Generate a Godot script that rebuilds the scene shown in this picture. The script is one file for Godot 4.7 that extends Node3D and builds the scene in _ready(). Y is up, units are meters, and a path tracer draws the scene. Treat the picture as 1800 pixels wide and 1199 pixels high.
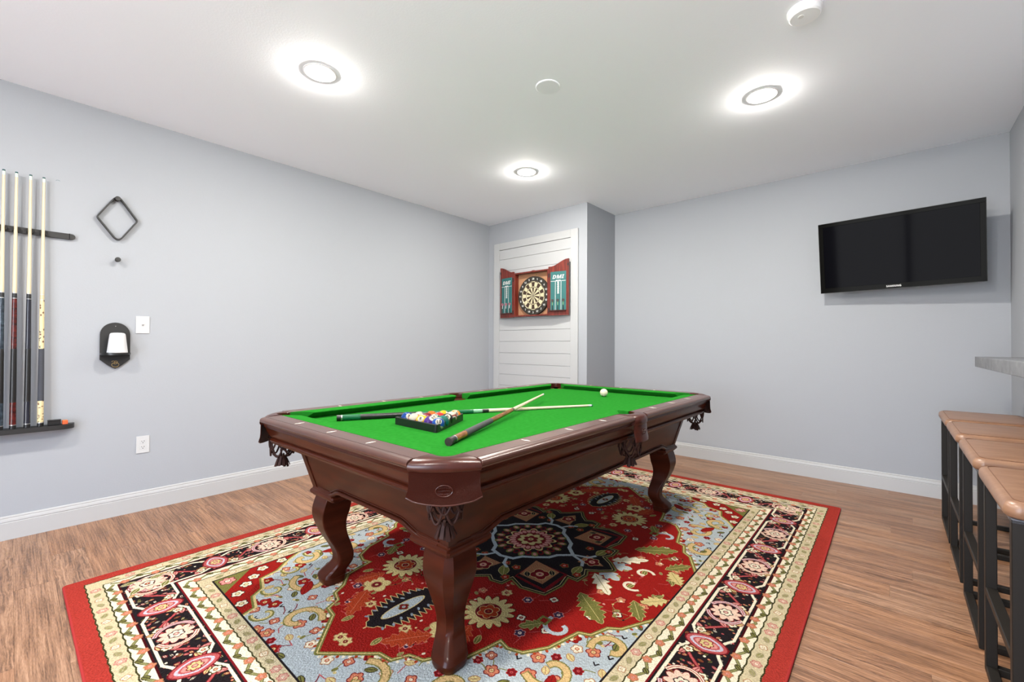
extends Node3D
# A games room: pool table on a rug, cue rack, dart cabinet, television, bar stools.

const XL := -3.9897
const XR := 0.6457
const ZB := -4.7467
const ZA := -4.1158
const XE := -2.5065
const ZF := 2.5
const CEIL := 2.74
const RAIL_Y := 0.832
const BED_Y := 0.796

var mats := {}
var names := {}
var rng := RandomNumberGenerator.new()


# ---------------------------------------------------------------- geometry
class G:
	var p := PackedVector3Array()
	var uv := PackedVector2Array()
	var xf := Transform3D()

	func tri(a: Vector3, b: Vector3, c: Vector3, ua := Vector2.ZERO, ub := Vector2.ZERO, uc := Vector2.ZERO) -> void:
		p.append(xf * a)
		p.append(xf * b)
		p.append(xf * c)
		uv.append(ua)
		uv.append(ub)
		uv.append(uc)

	func quad(a: Vector3, b: Vector3, c: Vector3, d: Vector3, ua := Vector2.ZERO, ub := Vector2.ZERO, uc := Vector2.ZERO, ud := Vector2.ZERO) -> void:
		tri(a, b, c, ua, ub, uc)
		tri(a, c, d, ua, uc, ud)

	func fix(from: int) -> void:
		var mid := Vector3.ZERO
		var n := p.size() - from
		if n == 0:
			return
		for i in range(from, p.size()):
			mid += p[i]
		mid /= n
		var vol := 0.0
		for i in range(from, p.size(), 3):
			vol += (p[i] - mid).dot((p[i + 1] - mid).cross(p[i + 2] - mid))
		if vol < 0.0:
			for i in range(from, p.size(), 3):
				var t := p[i + 1]
				p[i + 1] = p[i + 2]
				p[i + 2] = t
				var u := uv[i + 1]
				uv[i + 1] = uv[i + 2]
				uv[i + 2] = u

	func box(c: Vector3, s: Vector3, b := 0.0) -> G:
		var h := s * 0.5
		b = minf(b, minf(h.x, minf(h.y, h.z)) * 0.98)
		var out := func(q: Array) -> void:
			var m := Vector3.ZERO
			for v: Vector3 in q:
				m += v
			var nn: Vector3 = (q[1] - q[0]).cross(q[2] - q[0])
			if nn.dot(m) < 0.0:
				q.reverse()
			if q.size() == 3:
				tri(c + q[0], c + q[1], c + q[2])
			else:
				quad(c + q[0], c + q[1], c + q[2], c + q[3])
		for ax in 3:
			for sg in [-1.0, 1.0]:
				var q := []
				for k in [[-1, -1], [1, -1], [1, 1], [-1, 1]]:
					var v := Vector3.ZERO
					v[ax] = sg * h[ax]
					v[(ax + 1) % 3] = k[0] * (h[(ax + 1) % 3] - b)
					v[(ax + 2) % 3] = k[1] * (h[(ax + 2) % 3] - b)
					q.append(v)
				out.call(q)
		if b > 0.0:
			for ax in 3:
				var i := (ax + 1) % 3
				var j := (ax + 2) % 3
				for si in [-1.0, 1.0]:
					for sj in [-1.0, 1.0]:
						var a0 := Vector3.ZERO
						a0[ax] = -(h[ax] - b)
						a0[i] = si * h[i]
						a0[j] = sj * (h[j] - b)
						var a1 := a0
						a1[ax] = h[ax] - b
						var b0 := a0
						b0[i] = si * (h[i] - b)
						b0[j] = sj * h[j]
						var b1 := b0
						b1[ax] = h[ax] - b
						out.call([a0, a1, b1, b0])
			for sx in [-1.0, 1.0]:
				for sy in [-1.0, 1.0]:
					for sz in [-1.0, 1.0]:
						var sg := Vector3(sx, sy, sz)
						var q := []
						for ax in 3:
							var v := (h - Vector3.ONE * b) * sg
							v[ax] = sg[ax] * h[ax]
							q.append(v)
						out.call(q)
		return self

	# rings of points joined one to the next
	func loft(rings: Array, caps := true, around := true) -> G:
		var from := p.size()
		var n: int = rings[0].size()
		var last := rings.size() - 1
		for k in rings.size() - 1:
			var r0: PackedVector3Array = rings[k]
			var r1: PackedVector3Array = rings[k + 1]
			for i in (n if around else n - 1):
				var j := (i + 1) % n
				var u0 := Vector2(float(k) / last, float(i) / n)
				var u1 := Vector2(float(k + 1) / last, float(i + 1) / n)
				quad(r0[i], r0[j], r1[j], r1[i], u0, Vector2(u0.x, u1.y), u1, Vector2(u1.x, u0.y))
		if caps:
			for e in [0, rings.size() - 1]:
				var r: PackedVector3Array = rings[e]
				fan(r, e == 0)
		fix(from)
		return self

	func fan(r: PackedVector3Array, back: bool) -> void:
		# flat loop, any shape: cut into triangles in its own plane
		var nn := Vector3.ZERO
		for i in r.size():
			nn += r[i].cross(r[(i + 1) % r.size()])
		if nn.length() < 1e-12:
			return
		nn = nn.normalized()
		var ax := nn.cross(Vector3.UP if absf(nn.y) < 0.9 else Vector3.RIGHT).normalized()
		var ay := nn.cross(ax)
		var flat := PackedVector2Array()
		for v in r:
			flat.append(Vector2(v.dot(ax), v.dot(ay)))
		var ix := Geometry2D.triangulate_polygon(flat)
		for i in range(0, ix.size(), 3):
			var a := r[ix[i]]
			var b := r[ix[i + 1]]
			var c := r[ix[i + 2]]
			var same := (b - a).cross(c - a).dot(nn) > 0.0
			if same != back:
				tri(a, b, c)
			else:
				tri(a, c, b)

	# outline in x, y drawn out along z
	func prism(o: PackedVector2Array, z0: float, z1: float) -> G:
		var a := PackedVector3Array()
		var b := PackedVector3Array()
		for q in o:
			a.append(Vector3(q.x, q.y, z0))
			b.append(Vector3(q.x, q.y, z1))
		return loft([a, b])

	# outline in x, z drawn out along y
	func slab(o: PackedVector2Array, y0: float, y1: float) -> G:
		var a := PackedVector3Array()
		var b := PackedVector3Array()
		for q in o:
			a.append(Vector3(q.x, y0, q.y))
			b.append(Vector3(q.x, y1, q.y))
		return loft([a, b])

	func lathe(prof: Array, n := 24) -> G:
		var from := p.size()
		for k in prof.size() - 1:
			var a: Vector2 = prof[k]
			var b: Vector2 = prof[k + 1]
			for i in n:
				var t0 := TAU * i / n
				var t1 := TAU * (i + 1) / n
				var p00 := Vector3(a.x * cos(t0), a.y, -a.x * sin(t0))
				var p01 := Vector3(a.x * cos(t1), a.y, -a.x * sin(t1))
				var p10 := Vector3(b.x * cos(t0), b.y, -b.x * sin(t0))
				var p11 := Vector3(b.x * cos(t1), b.y, -b.x * sin(t1))
				var u0 := float(i) / n
				var u1 := float(i + 1) / n
				var v0 := 1.0 - float(k) / (prof.size() - 1)
				var v1 := 1.0 - float(k + 1) / (prof.size() - 1)
				if a.x > 1e-6:
					tri(p00, p01, p11, Vector2(u0, v0), Vector2(u1, v0), Vector2(u1, v1))
				if b.x > 1e-6:
					tri(p00, p11, p10, Vector2(u0, v0), Vector2(u1, v1), Vector2(u0, v1))
		fix(from)
		return self

	func tube(path: PackedVector3Array, rad, n := 8, closed := false) -> G:
		var rings := []
		var m := path.size()
		var nrm := Vector3.ZERO
		for k in m:
			var d: Vector3
			if closed:
				d = path[(k + 1) % m] - path[(k + m - 1) % m]
			else:
				d = path[mini(k + 1, m - 1)] - path[maxi(k - 1, 0)]
			d = d.normalized()
			if nrm == Vector3.ZERO:
				nrm = d.cross(Vector3.UP if absf(d.y) < 0.9 else Vector3.RIGHT).normalized()
			nrm = (nrm - d * nrm.dot(d)).normalized()
			var bi := d.cross(nrm)
			var r: float = rad[k] if rad is Array or rad is PackedFloat32Array else rad
			var ring := PackedVector3Array()
			for i in n:
				var t := TAU * i / n
				ring.append(path[k] + (nrm * cos(t) + bi * sin(t)) * r)
			rings.append(ring)
		if closed:
			rings.append(rings[0])
		return loft(rings, not closed)

	func mesh(angle := 38.0) -> ArrayMesh:
		var lim := cos(deg_to_rad(angle))
		var n := p.size() / 3
		var fn := PackedVector3Array()
		fn.resize(n)
		var at := {}
		for f in n:
			fn[f] = (p[3 * f + 1] - p[3 * f]).cross(p[3 * f + 2] - p[3 * f])
			for k in 3:
				var key := Vector3i((p[3 * f + k] * 20000.0).round())
				if at.has(key):
					at[key].append(f)
				else:
					at[key] = [f]
		var nr := PackedVector3Array()
		nr.resize(p.size())
		for f in n:
			var un := fn[f].normalized()
			for k in 3:
				var s := Vector3.ZERO
				for g: int in at[Vector3i((p[3 * f + k] * 20000.0).round())]:
					if fn[g].normalized().dot(un) >= lim:
						s += fn[g]
				nr[3 * f + k] = s.normalized() if s.length() > 0.0 else Vector3.UP
		var ix := PackedInt32Array()
		ix.resize(p.size())
		for f in n:
			ix[3 * f] = 3 * f
			ix[3 * f + 1] = 3 * f + 2
			ix[3 * f + 2] = 3 * f + 1
		var ar := []
		ar.resize(Mesh.ARRAY_MAX)
		ar[Mesh.ARRAY_VERTEX] = p
		ar[Mesh.ARRAY_NORMAL] = nr
		ar[Mesh.ARRAY_TEX_UV] = uv
		ar[Mesh.ARRAY_INDEX] = ix
		var m := ArrayMesh.new()
		m.add_surface_from_arrays(Mesh.PRIMITIVE_TRIANGLES, ar)
		return m


# ---------------------------------------------------------------- nodes
func numbered(called: String) -> String:
	names[called] = names.get(called, -1) + 1
	return called if names[called] == 0 else "%s_%03d" % [called, names[called]]


func tag(o: Node3D, label: String, category: String, group := "") -> Node3D:
	o.set_meta("label", label)
	o.set_meta("category", category)
	if group:
		o.set_meta("group", group)
	return o


func thing(called: String, label: String, category: String, at := Vector3.ZERO, turn := 0.0, group := "") -> Node3D:
	var o := Node3D.new()
	o.name = numbered(called)
	add_child(o)
	o.position = at
	o.rotation.y = turn
	tag(o, label, category, group)
	return o


func part(parent: Node3D, called: String, m: Mesh, mat: Material, at := Vector3.ZERO) -> MeshInstance3D:
	var o := MeshInstance3D.new()
	o.name = called if parent != self else numbered(called)
	o.mesh = m
	o.material_override = mat
	parent.add_child(o, true)
	o.position = at
	return o


func hub(parent: Node3D, called: String, at := Vector3.ZERO, turn := 0.0) -> Node3D:
	var o := Node3D.new()
	o.name = called
	parent.add_child(o, true)
	o.position = at
	o.rotation.y = turn
	return o


func struct(called: String, m: Mesh, mat: Material, at := Vector3.ZERO) -> MeshInstance3D:
	var o := part(self, called, m, mat, at)
	o.set_meta("kind", "structure")
	o.set_meta("label", called.replace("_", " ") + " of the games room")
	return o


func copy(o: Node3D, label: String, at: Vector3, turn := 0.0) -> Node3D:
	var c: Node3D = o.duplicate()
	c.name = numbered(str(o.name).rstrip("0123456789_"))
	add_child(c)
	c.position = at
	c.rotation.y = turn
	c.set_meta("label", label)
	return c


func text(parent: Node3D, called: String, words: String, size: float, mat: Material, xf: Transform3D, deep := 0.001) -> MeshInstance3D:
	var t := TextMesh.new()
	var f := SystemFont.new()
	f.font_names = PackedStringArray(["Droid Sans"])
	f.font_weight = 700
	t.font = f
	t.text = words
	t.font_size = 64
	t.pixel_size = size / 46.0
	t.depth = deep
	t.curve_step = 4.0
	var o := part(parent, called, t, mat)
	o.transform = xf
	return o


# ---------------------------------------------------------------- materials
func rgb(r: int, g: int, b: int) -> Color:
	return Color8(r, g, b)


func M(key: String, col := Color.WHITE, rough := 0.5, opt := {}) -> StandardMaterial3D:
	if mats.has(key):
		return mats[key]
	var m := StandardMaterial3D.new()
	m.resource_name = key
	m.albedo_color = col
	m.roughness = rough
	for k: String in opt:
		m.set(k, opt[k])
	mats[key] = m
	return m


func noise_image(w: int, h: int, freq: float, oct: int, sd: int, sx := 1.0, sy := 1.0) -> Image:
	var n := FastNoiseLite.new()
	n.seed = sd
	n.frequency = freq
	n.fractal_octaves = oct
	n.noise_type = FastNoiseLite.TYPE_SIMPLEX_SMOOTH
	var im := n.get_seamless_image(int(w / sx), int(h / sy))
	if sx != 1.0 or sy != 1.0:
		im.resize(w, h, Image.INTERPOLATE_CUBIC)
	return im


func tex(im: Image) -> ImageTexture:
	return ImageTexture.create_from_image(im)


func normal_of(im: Image, amount: float) -> ImageTexture:
	var c: Image = im.duplicate()
	c.convert(Image.FORMAT_RGBA8)
	c.bump_map_to_normal_map(amount)
	return tex(c)


# grey noise turned into colours between two tones
func toned(im: Image, a: Color, b: Color) -> ImageTexture:
	var w := im.get_width()
	var h := im.get_height()
	var src: Image = im.duplicate()
	src.convert(Image.FORMAT_L8)
	var d := src.get_data()
	var out := PackedByteArray()
	out.resize(w * h * 3)
	var lut := []
	for i in 256:
		var c := a.lerp(b, i / 255.0)
		lut.append([c.r8, c.g8, c.b8])
	for i in d.size():
		var c: Array = lut[d[i]]
		out[3 * i] = c[0]
		out[3 * i + 1] = c[1]
		out[3 * i + 2] = c[2]
	return tex(Image.create_from_data(w, h, false, Image.FORMAT_RGB8, out))


func plank_image(sd: int, swirl: float) -> Image:
	var w := 1024
	var h := 112
	var n := FastNoiseLite.new()
	n.seed = sd
	n.noise_type = FastNoiseLite.TYPE_SIMPLEX_SMOOTH
	n.fractal_type = FastNoiseLite.FRACTAL_FBM
	n.fractal_octaves = 2
	n.frequency = 1.0
	var out := PackedByteArray()
	out.resize(w * h * 3)
	var dark := Vector3(78, 55, 40)
	var mid := Vector3(132, 98, 74)
	var light := Vector3(166, 130, 103)
	var i := 0
	for y in h:
		var v := float(y) / h
		for x in w:
			var u := float(x) / w
			var bend := n.get_noise_2d(u * 5.0, v * 1.3) * swirl
			var rings := sin((v + bend) * 42.0 + n.get_noise_2d(u * 2.0, v * 9.0 + 7.0) * 3.0)
			var streak := n.get_noise_2d(u * 3.5 + 31.0, (v + bend * 0.25) * 17.0)
			var fine := n.get_noise_2d(u * 26.0 + 11.0, (v + bend * 0.3) * 88.0)
			var broad := n.get_noise_2d(u * 1.6 + 53.0, v * 2.2)
			var t := 0.55 + 0.15 * rings * (0.35 + swirl * 2.0) + 0.42 * streak + 0.33 * fine + 0.3 * broad
			var c := dark.lerp(mid, clampf(t * 2.0, 0.0, 1.0)) if t < 0.5 else mid.lerp(light, clampf(t * 2.0 - 1.0, 0.0, 1.0))
			out[i] = int(c.x)
			out[i + 1] = int(c.y)
			out[i + 2] = int(c.z)
			i += 3
	return Image.create_from_data(w, h, false, Image.FORMAT_RGB8, out)


func make_materials() -> void:
	var fine := noise_image(256, 256, 0.09, 3, 3)
	var fine_n := normal_of(fine, 1.2)
	var tri := {"uv1_triplanar": true, "uv1_scale": Vector3.ONE * 3.0, "normal_enabled": true, "normal_texture": fine_n}
	M("wall_paint", rgb(151, 155, 161), 0.8, tri.merged({"normal_scale": 0.12, "metallic_specular": 0.3}))
	M("ceiling_paint", rgb(239, 242, 249), 0.85, tri.merged({"normal_scale": 0.15}))
	M("trim_paint", rgb(168, 169, 170), 0.4)
	M("shiplap_paint", rgb(167, 169, 171), 0.45)
	var grain := noise_image(512, 512, 0.02, 4, 11, 8.0, 1.0)
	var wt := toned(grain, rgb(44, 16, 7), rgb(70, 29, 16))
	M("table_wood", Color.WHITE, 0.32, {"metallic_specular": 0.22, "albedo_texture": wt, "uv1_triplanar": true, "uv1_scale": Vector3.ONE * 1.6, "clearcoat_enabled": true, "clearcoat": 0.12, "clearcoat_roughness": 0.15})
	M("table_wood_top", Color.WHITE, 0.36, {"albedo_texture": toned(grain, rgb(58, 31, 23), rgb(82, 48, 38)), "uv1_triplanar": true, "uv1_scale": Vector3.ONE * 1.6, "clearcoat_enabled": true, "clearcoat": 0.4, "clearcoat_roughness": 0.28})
	var nap := noise_image(512, 512, 0.05, 3, 21)
	M("cloth", Color.WHITE, 0.95, {"metallic_specular": 0.12, "albedo_texture": toned(nap, rgb(22, 98, 24), rgb(32, 110, 34)), "uv1_triplanar": true, "uv1_scale": Vector3.ONE * 1.3, "normal_enabled": true, "normal_texture": normal_of(noise_image(256, 256, 0.2, 2, 22), 2.0), "normal_scale": 0.15})
	var weave := Image.create(64, 64, false, Image.FORMAT_L8)
	for y in 64:
		for x in 64:
			var k := 0.5 + 0.5 * sin(x / 64.0 * TAU * 8.0) * sin(y / 64.0 * TAU * 8.0)
			weave.set_pixel(x, y, Color(k, k, k))
	var hide := toned(noise_image(256, 256, 0.03, 4, 31), rgb(46, 17, 10), rgb(70, 28, 18))
	M("pocket_leather", Color.WHITE, 0.28, {"metallic_specular": 0.45, "albedo_texture": hide, "uv1_triplanar": true, "uv1_scale": Vector3.ONE * 4.0})
	M("shield_leather", Color.WHITE, 0.38, {"metallic_specular": 0.22, "albedo_texture": hide, "uv1_scale": Vector3(12, 16, 1), "normal_enabled": true, "normal_texture": normal_of(weave, 5.0), "normal_scale": 1.5})
	M("net_leather", rgb(48, 29, 25), 0.55, {"metallic_specular": 0.25})
	M("ivory", rgb(236, 228, 214), 0.35)
	M("black_plastic", rgb(20, 20, 21), 0.35)
	M("black_satin", rgb(26, 26, 27), 0.5)
	M("black_gloss", rgb(7, 7, 9), 0.08)
	M("white_plastic", rgb(182, 184, 186), 0.4)
	M("ceiling_plastic", rgb(238, 239, 241), 0.45)
	M("steel_black", rgb(30, 27, 24), 0.45, {"metallic_specular": 0.3})
	M("silver", rgb(190, 190, 190), 0.3, {"metallic": 0.9})
	M("maple", rgb(194, 181, 154), 0.35)
	M("bulb_glow", Color.WHITE, 0.5, {"emission_enabled": true, "emission": rgb(255, 250, 242), "emission_energy_multiplier": 6.0})
	M("stool_leather", Color.WHITE, 0.36, {"albedo_texture": toned(noise_image(512, 512, 0.03, 4, 41, 6.0, 1.0), rgb(116, 84, 64), rgb(146, 112, 88)), "uv1_triplanar": true, "uv1_scale": Vector3.ONE * 2.0, "normal_enabled": true, "normal_texture": fine_n, "normal_scale": 0.15})
	M("concrete", Color.WHITE, 0.55, {"albedo_texture": toned(noise_image(256, 256, 0.02, 4, 51), rgb(92, 95, 100), rgb(126, 128, 132)), "uv1_triplanar": true, "uv1_scale": Vector3.ONE * 2.0})


# ---------------------------------------------------------------- room
func ready_view() -> void:
	var cam := Camera3D.new()
	cam.name = "camera"
	add_child(cam)
	cam.position = Vector3(0, 1.1718, 0)
	cam.basis = Basis.from_euler(Vector3(0.0103, 0.7167, 0.0046))
	cam.fov = rad_to_deg(2.0 * atan(599.5 / 767.93))
	cam.near = 0.05
	cam.current = true
	var env := Environment.new()
	env.background_mode = Environment.BG_SKY
	var sky := Sky.new()
	var sm := ProceduralSkyMaterial.new()
	sm.sky_top_color = rgb(172, 196, 228)
	sm.sky_horizon_color = rgb(222, 227, 233)
	sm.ground_bottom_color = rgb(202, 204, 206)
	sm.ground_horizon_color = rgb(216, 219, 222)
	sm.sun_angle_max = 0.0
	sm.energy_multiplier = 12.0
	sky.sky_material = sm
	env.sky = sky
	env.tonemap_mode = Environment.TONE_MAPPER_LINEAR
	env.tonemap_exposure = 1.7
	env.sdfgi_enabled = true
	env.ssao_enabled = true
	env.ssil_enabled = true
	var we := WorldEnvironment.new()
	we.environment = env
	add_child(we)


func downlight(at: Vector3, label: String) -> void:
	var t := thing("ceiling_downlight", label, "downlight", at, 0.0, "recessed ceiling downlights")
	part(t, "trim_ring", G.new().lathe([Vector2(0.09, 0.0), Vector2(0.09, -0.002), Vector2(0.087, -0.004), Vector2(0.078, -0.0045), Vector2(0.074, -0.003), Vector2(0.074, 0.0)], 40).mesh(), M("ceiling_plastic"))
	part(t, "lens", G.new().lathe([Vector2(0.0, -0.018), Vector2(0.03, -0.017), Vector2(0.055, -0.013), Vector2(0.068, -0.009), Vector2(0.074, -0.006)], 40).mesh(), M("bulb_glow"))
	var l := AreaLight3D.new()
	l.name = "glow"
	l.area_size = Vector2(0.11, 0.11)
	l.light_energy = 2.35
	l.light_color = rgb(255, 248, 238)
	l.shadow_enabled = true
	l.area_range = 14.0
	l.area_attenuation = 2.0
	t.add_child(l)
	l.position = Vector3(0, -0.0195, 0)
	l.rotation.x = -PI / 2
	# the domed lens also throws light sideways
	var d := OmniLight3D.new()
	d.name = "dome_glow"
	d.light_energy = 0.42
	d.light_color = l.light_color
	d.light_size = 0.01
	d.omni_range = 14.0
	d.omni_attenuation = 2.0
	d.shadow_enabled = true
	t.add_child(d)
	d.position = Vector3(0, -0.0095, 0)


func wall_box(called: String, a: Vector3, b: Vector3) -> MeshInstance3D:
	return struct(called, G.new().box((a + b) * 0.5, (b - a).abs()).mesh(), M("wall_paint"))


func baseboard(called: String, a: Vector3, b: Vector3, out: Vector3) -> void:
	# profile: (how far it stands out, height)
	var prof := [Vector2(0, 0), Vector2(0.015, 0), Vector2(0.015, 0.100), Vector2(0.0115, 0.102), Vector2(0.0115, 0.1045), Vector2(0.0135, 0.108), Vector2(0.012, 0.118), Vector2(0.009, 0.125), Vector2(0.0075, 0.126), Vector2(0.0075, 0.129), Vector2(0.0085, 0.132), Vector2(0.006, 0.138), Vector2(0.0, 0.1402)]
	var rings := []
	for e in [a, b]:
		var r := PackedVector3Array()
		for q: Vector2 in prof:
			r.append(e + out * q.x + Vector3.UP * q.y)
		rings.append(r)
	struct(called, G.new().loft(rings).mesh(25.0), M("trim_paint"))


func build_room() -> void:
	var T := 0.14
	wall_box("wall_back", Vector3(XL, -0.1, ZB - T), Vector3(XR + T, CEIL, ZB))
	wall_box("wall_alcove", Vector3(XL, -0.1, ZB), Vector3(XE, CEIL, ZA))
	wall_box("wall_right", Vector3(XR, -0.1, ZB), Vector3(XR + T, CEIL, ZF + T))
	wall_box("wall_left", Vector3(XL - T, -0.1, ZB - T), Vector3(XL, CEIL, ZF + T))
	# the wall behind the camera has a wide window
	var wx := [-2.0, 0.45]
	var wy := [0.15, 2.2]
	var g := G.new()
	for q in [[XL, wx[0], -0.1, CEIL], [wx[1], XR, -0.1, CEIL], [wx[0], wx[1], -0.1, wy[0]], [wx[0], wx[1], wy[1], CEIL]]:
		g.box(Vector3((q[0] + q[1]) * 0.5, (q[2] + q[3]) * 0.5, ZF + T * 0.5), Vector3(q[1] - q[0], q[3] - q[2], T))
	struct("wall_front", g.mesh(), M("wall_paint"))
	g = G.new()
	for q in [[wx[0], wx[1], wy[0], wy[0] + 0.06], [wx[0], wx[1], wy[1] - 0.06, wy[1]], [wx[0], wx[0] + 0.06, wy[0], wy[1]], [wx[1] - 0.06, wx[1], wy[0], wy[1]], [-0.815, -0.735, wy[0], wy[1]]]:
		g.box(Vector3((q[0] + q[1]) * 0.5, (q[2] + q[3]) * 0.5, ZF + 0.07), Vector3(q[1] - q[0], q[3] - q[2], 0.06), 0.004)
	struct("window_1", g.mesh(), M("trim_paint"))
	# chalk mark left on the wall by a cue tip
	var mark := PackedVector3Array()
	for i in 9:
		var a := lerpf(0.5, PI - 0.7, i / 8.0)
		mark.append(Vector3(XL, 2.198 + 0.009 * sin(a), -0.187 + 0.011 * cos(a)))
	part(get_node("wall_left"), "chalk_mark", G.new().tube(mark, 0.0013, 5).mesh(), M("chalk_smudge", rgb(96, 118, 122), 0.95))
	struct("ceiling", G.new().box(Vector3((XL + XR) * 0.5, CEIL + 0.07, (ZB + ZF) * 0.5), Vector3(XR - XL + 2 * T, 0.14, ZF - ZB + 2 * T)).mesh(), M("ceiling_paint"))
	baseboard("baseboard_left", Vector3(XL, 0, ZA), Vector3(XL, 0, ZF), Vector3.RIGHT)
	baseboard("baseboard_back", Vector3(XE + 0.015, 0, ZB), Vector3(XR, 0, ZB), Vector3.BACK)
	baseboard("baseboard_alcove", Vector3(XL + 0.016, 0, ZA), Vector3(XE + 0.015, 0, ZA), Vector3.BACK)
	baseboard("baseboard_return", Vector3(XE, 0, ZB), Vector3(XE, 0, ZA), Vector3.RIGHT)
	baseboard("baseboard_right", Vector3(XR, 0, ZB + 0.016), Vector3(XR, 0, ZF), Vector3.LEFT)


func build_floor() -> void:
	var base := struct("floor", G.new().box(Vector3((XL + XR) * 0.5, -0.06, (ZB + ZF) * 0.5), Vector3(XR - XL, 0.104, ZF - ZB)).mesh(), M("floor_underlay", rgb(96, 70, 54), 0.9))
	base.set_meta("label", "wood laminate plank floor of the games room")
	var wide := 0.135
	var long := 1.23
	var kinds := []
	for k in 6:
		var im := plank_image(100 + k * 17, [0.10, 0.03, 0.16, 0.05, 0.22, 0.02][k])
		var t := tex(im)
		for s in 3:
			kinds.append(M("plank_%d_%d" % [k, s], [rgb(255, 255, 255), rgb(240, 232, 226), rgb(250, 240, 228)][s], 0.36, {"albedo_texture": t}))
	var shapes := {}
	rng.seed = 5
	var z := ZB
	var row := 0
	while z < ZF - 0.01:
		var w := minf(wide, ZF - z)
		var x := XL
		var first := true
		var start := fmod(row * 0.43 + rng.randf() * 0.12, 1.0) * (long - 0.2) + 0.2
		while x < XR - 0.02:
			var l := minf(start if first else long, XR - x)
			first = false
			l = minf(l, XR - x)
			var key := Vector2i(roundi(l * 1000), roundi(w * 1000))
			if not shapes.has(key):
				shapes[key] = plank_mesh(l, w, l / long)
			var o := part(base, "plank", shapes[key], kinds[rng.randi() % kinds.size()], Vector3(x + l * 0.5, 0, z + w * 0.5))
			if rng.randf() < 0.5:
				o.rotation.y = PI
			x += l
		z += w
		row += 1


func plank_mesh(l: float, w: float, share: float) -> ArrayMesh:
	var g := G.new()
	var a := l * 0.5 - 0.00015
	var b := w * 0.5 - 0.00015
	var e := 0.0007
	var top := []
	var mid := []
	var low := []
	for k in [[-1, 1], [1, 1], [1, -1], [-1, -1]]:
		top.append(Vector3(k[0] * (a - e), 0, k[1] * (b - e)))
		mid.append(Vector3(k[0] * a, -0.0006, k[1] * b))
		low.append(Vector3(k[0] * a, -0.008, k[1] * b))
	var at := func(v: Vector3) -> Vector2:
		return Vector2((v.x / l + 0.5) * share, v.z / w + 0.5)
	g.quad(top[0], top[1], top[2], top[3], at.call(top[0]), at.call(top[1]), at.call(top[2]), at.call(top[3]))
	for i in 4:
		var j := (i + 1) % 4
		g.quad(mid[i], mid[j], top[j], top[i], at.call(top[i]), at.call(top[j]), at.call(top[j]), at.call(top[i]))
		g.quad(low[i], low[j], mid[j], mid[i], at.call(top[i]), at.call(top[j]), at.call(top[j]), at.call(top[i]))
	return g.mesh(20.0)


# ---------------------------------------------------------------- pool table
const HX := 0.724
const HZ := 1.282
const TABLE_AT := Vector3(-1.662, 0, -2.05)
const TABLE_TURN := 0.0087


func bez(a: Vector2, c: Vector2, b: Vector2, t: float) -> Vector2:
	return a.lerp(c, t).lerp(c.lerp(b, t), t)


# a profile (inset from the table's outer edge, height) run along one side; turn picks the side, cut(d) shortens the ends
func run(g: G, prof: Array, half: float, turn: float, from: float, to: float, c0: Callable, c1: Callable) -> void:
	var keep := g.xf
	g.xf = keep * Transform3D(Basis(Vector3.UP, turn), Vector3.ZERO)
	var r0 := PackedVector3Array()
	var r1 := PackedVector3Array()
	for q: Vector2 in prof:
		r0.append(Vector3(half - q.x, q.y, from + c0.call(q)))
		r1.append(Vector3(half - q.x, q.y, to - c1.call(q)))
	g.loft([r0, r1])
	g.xf = keep


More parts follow.
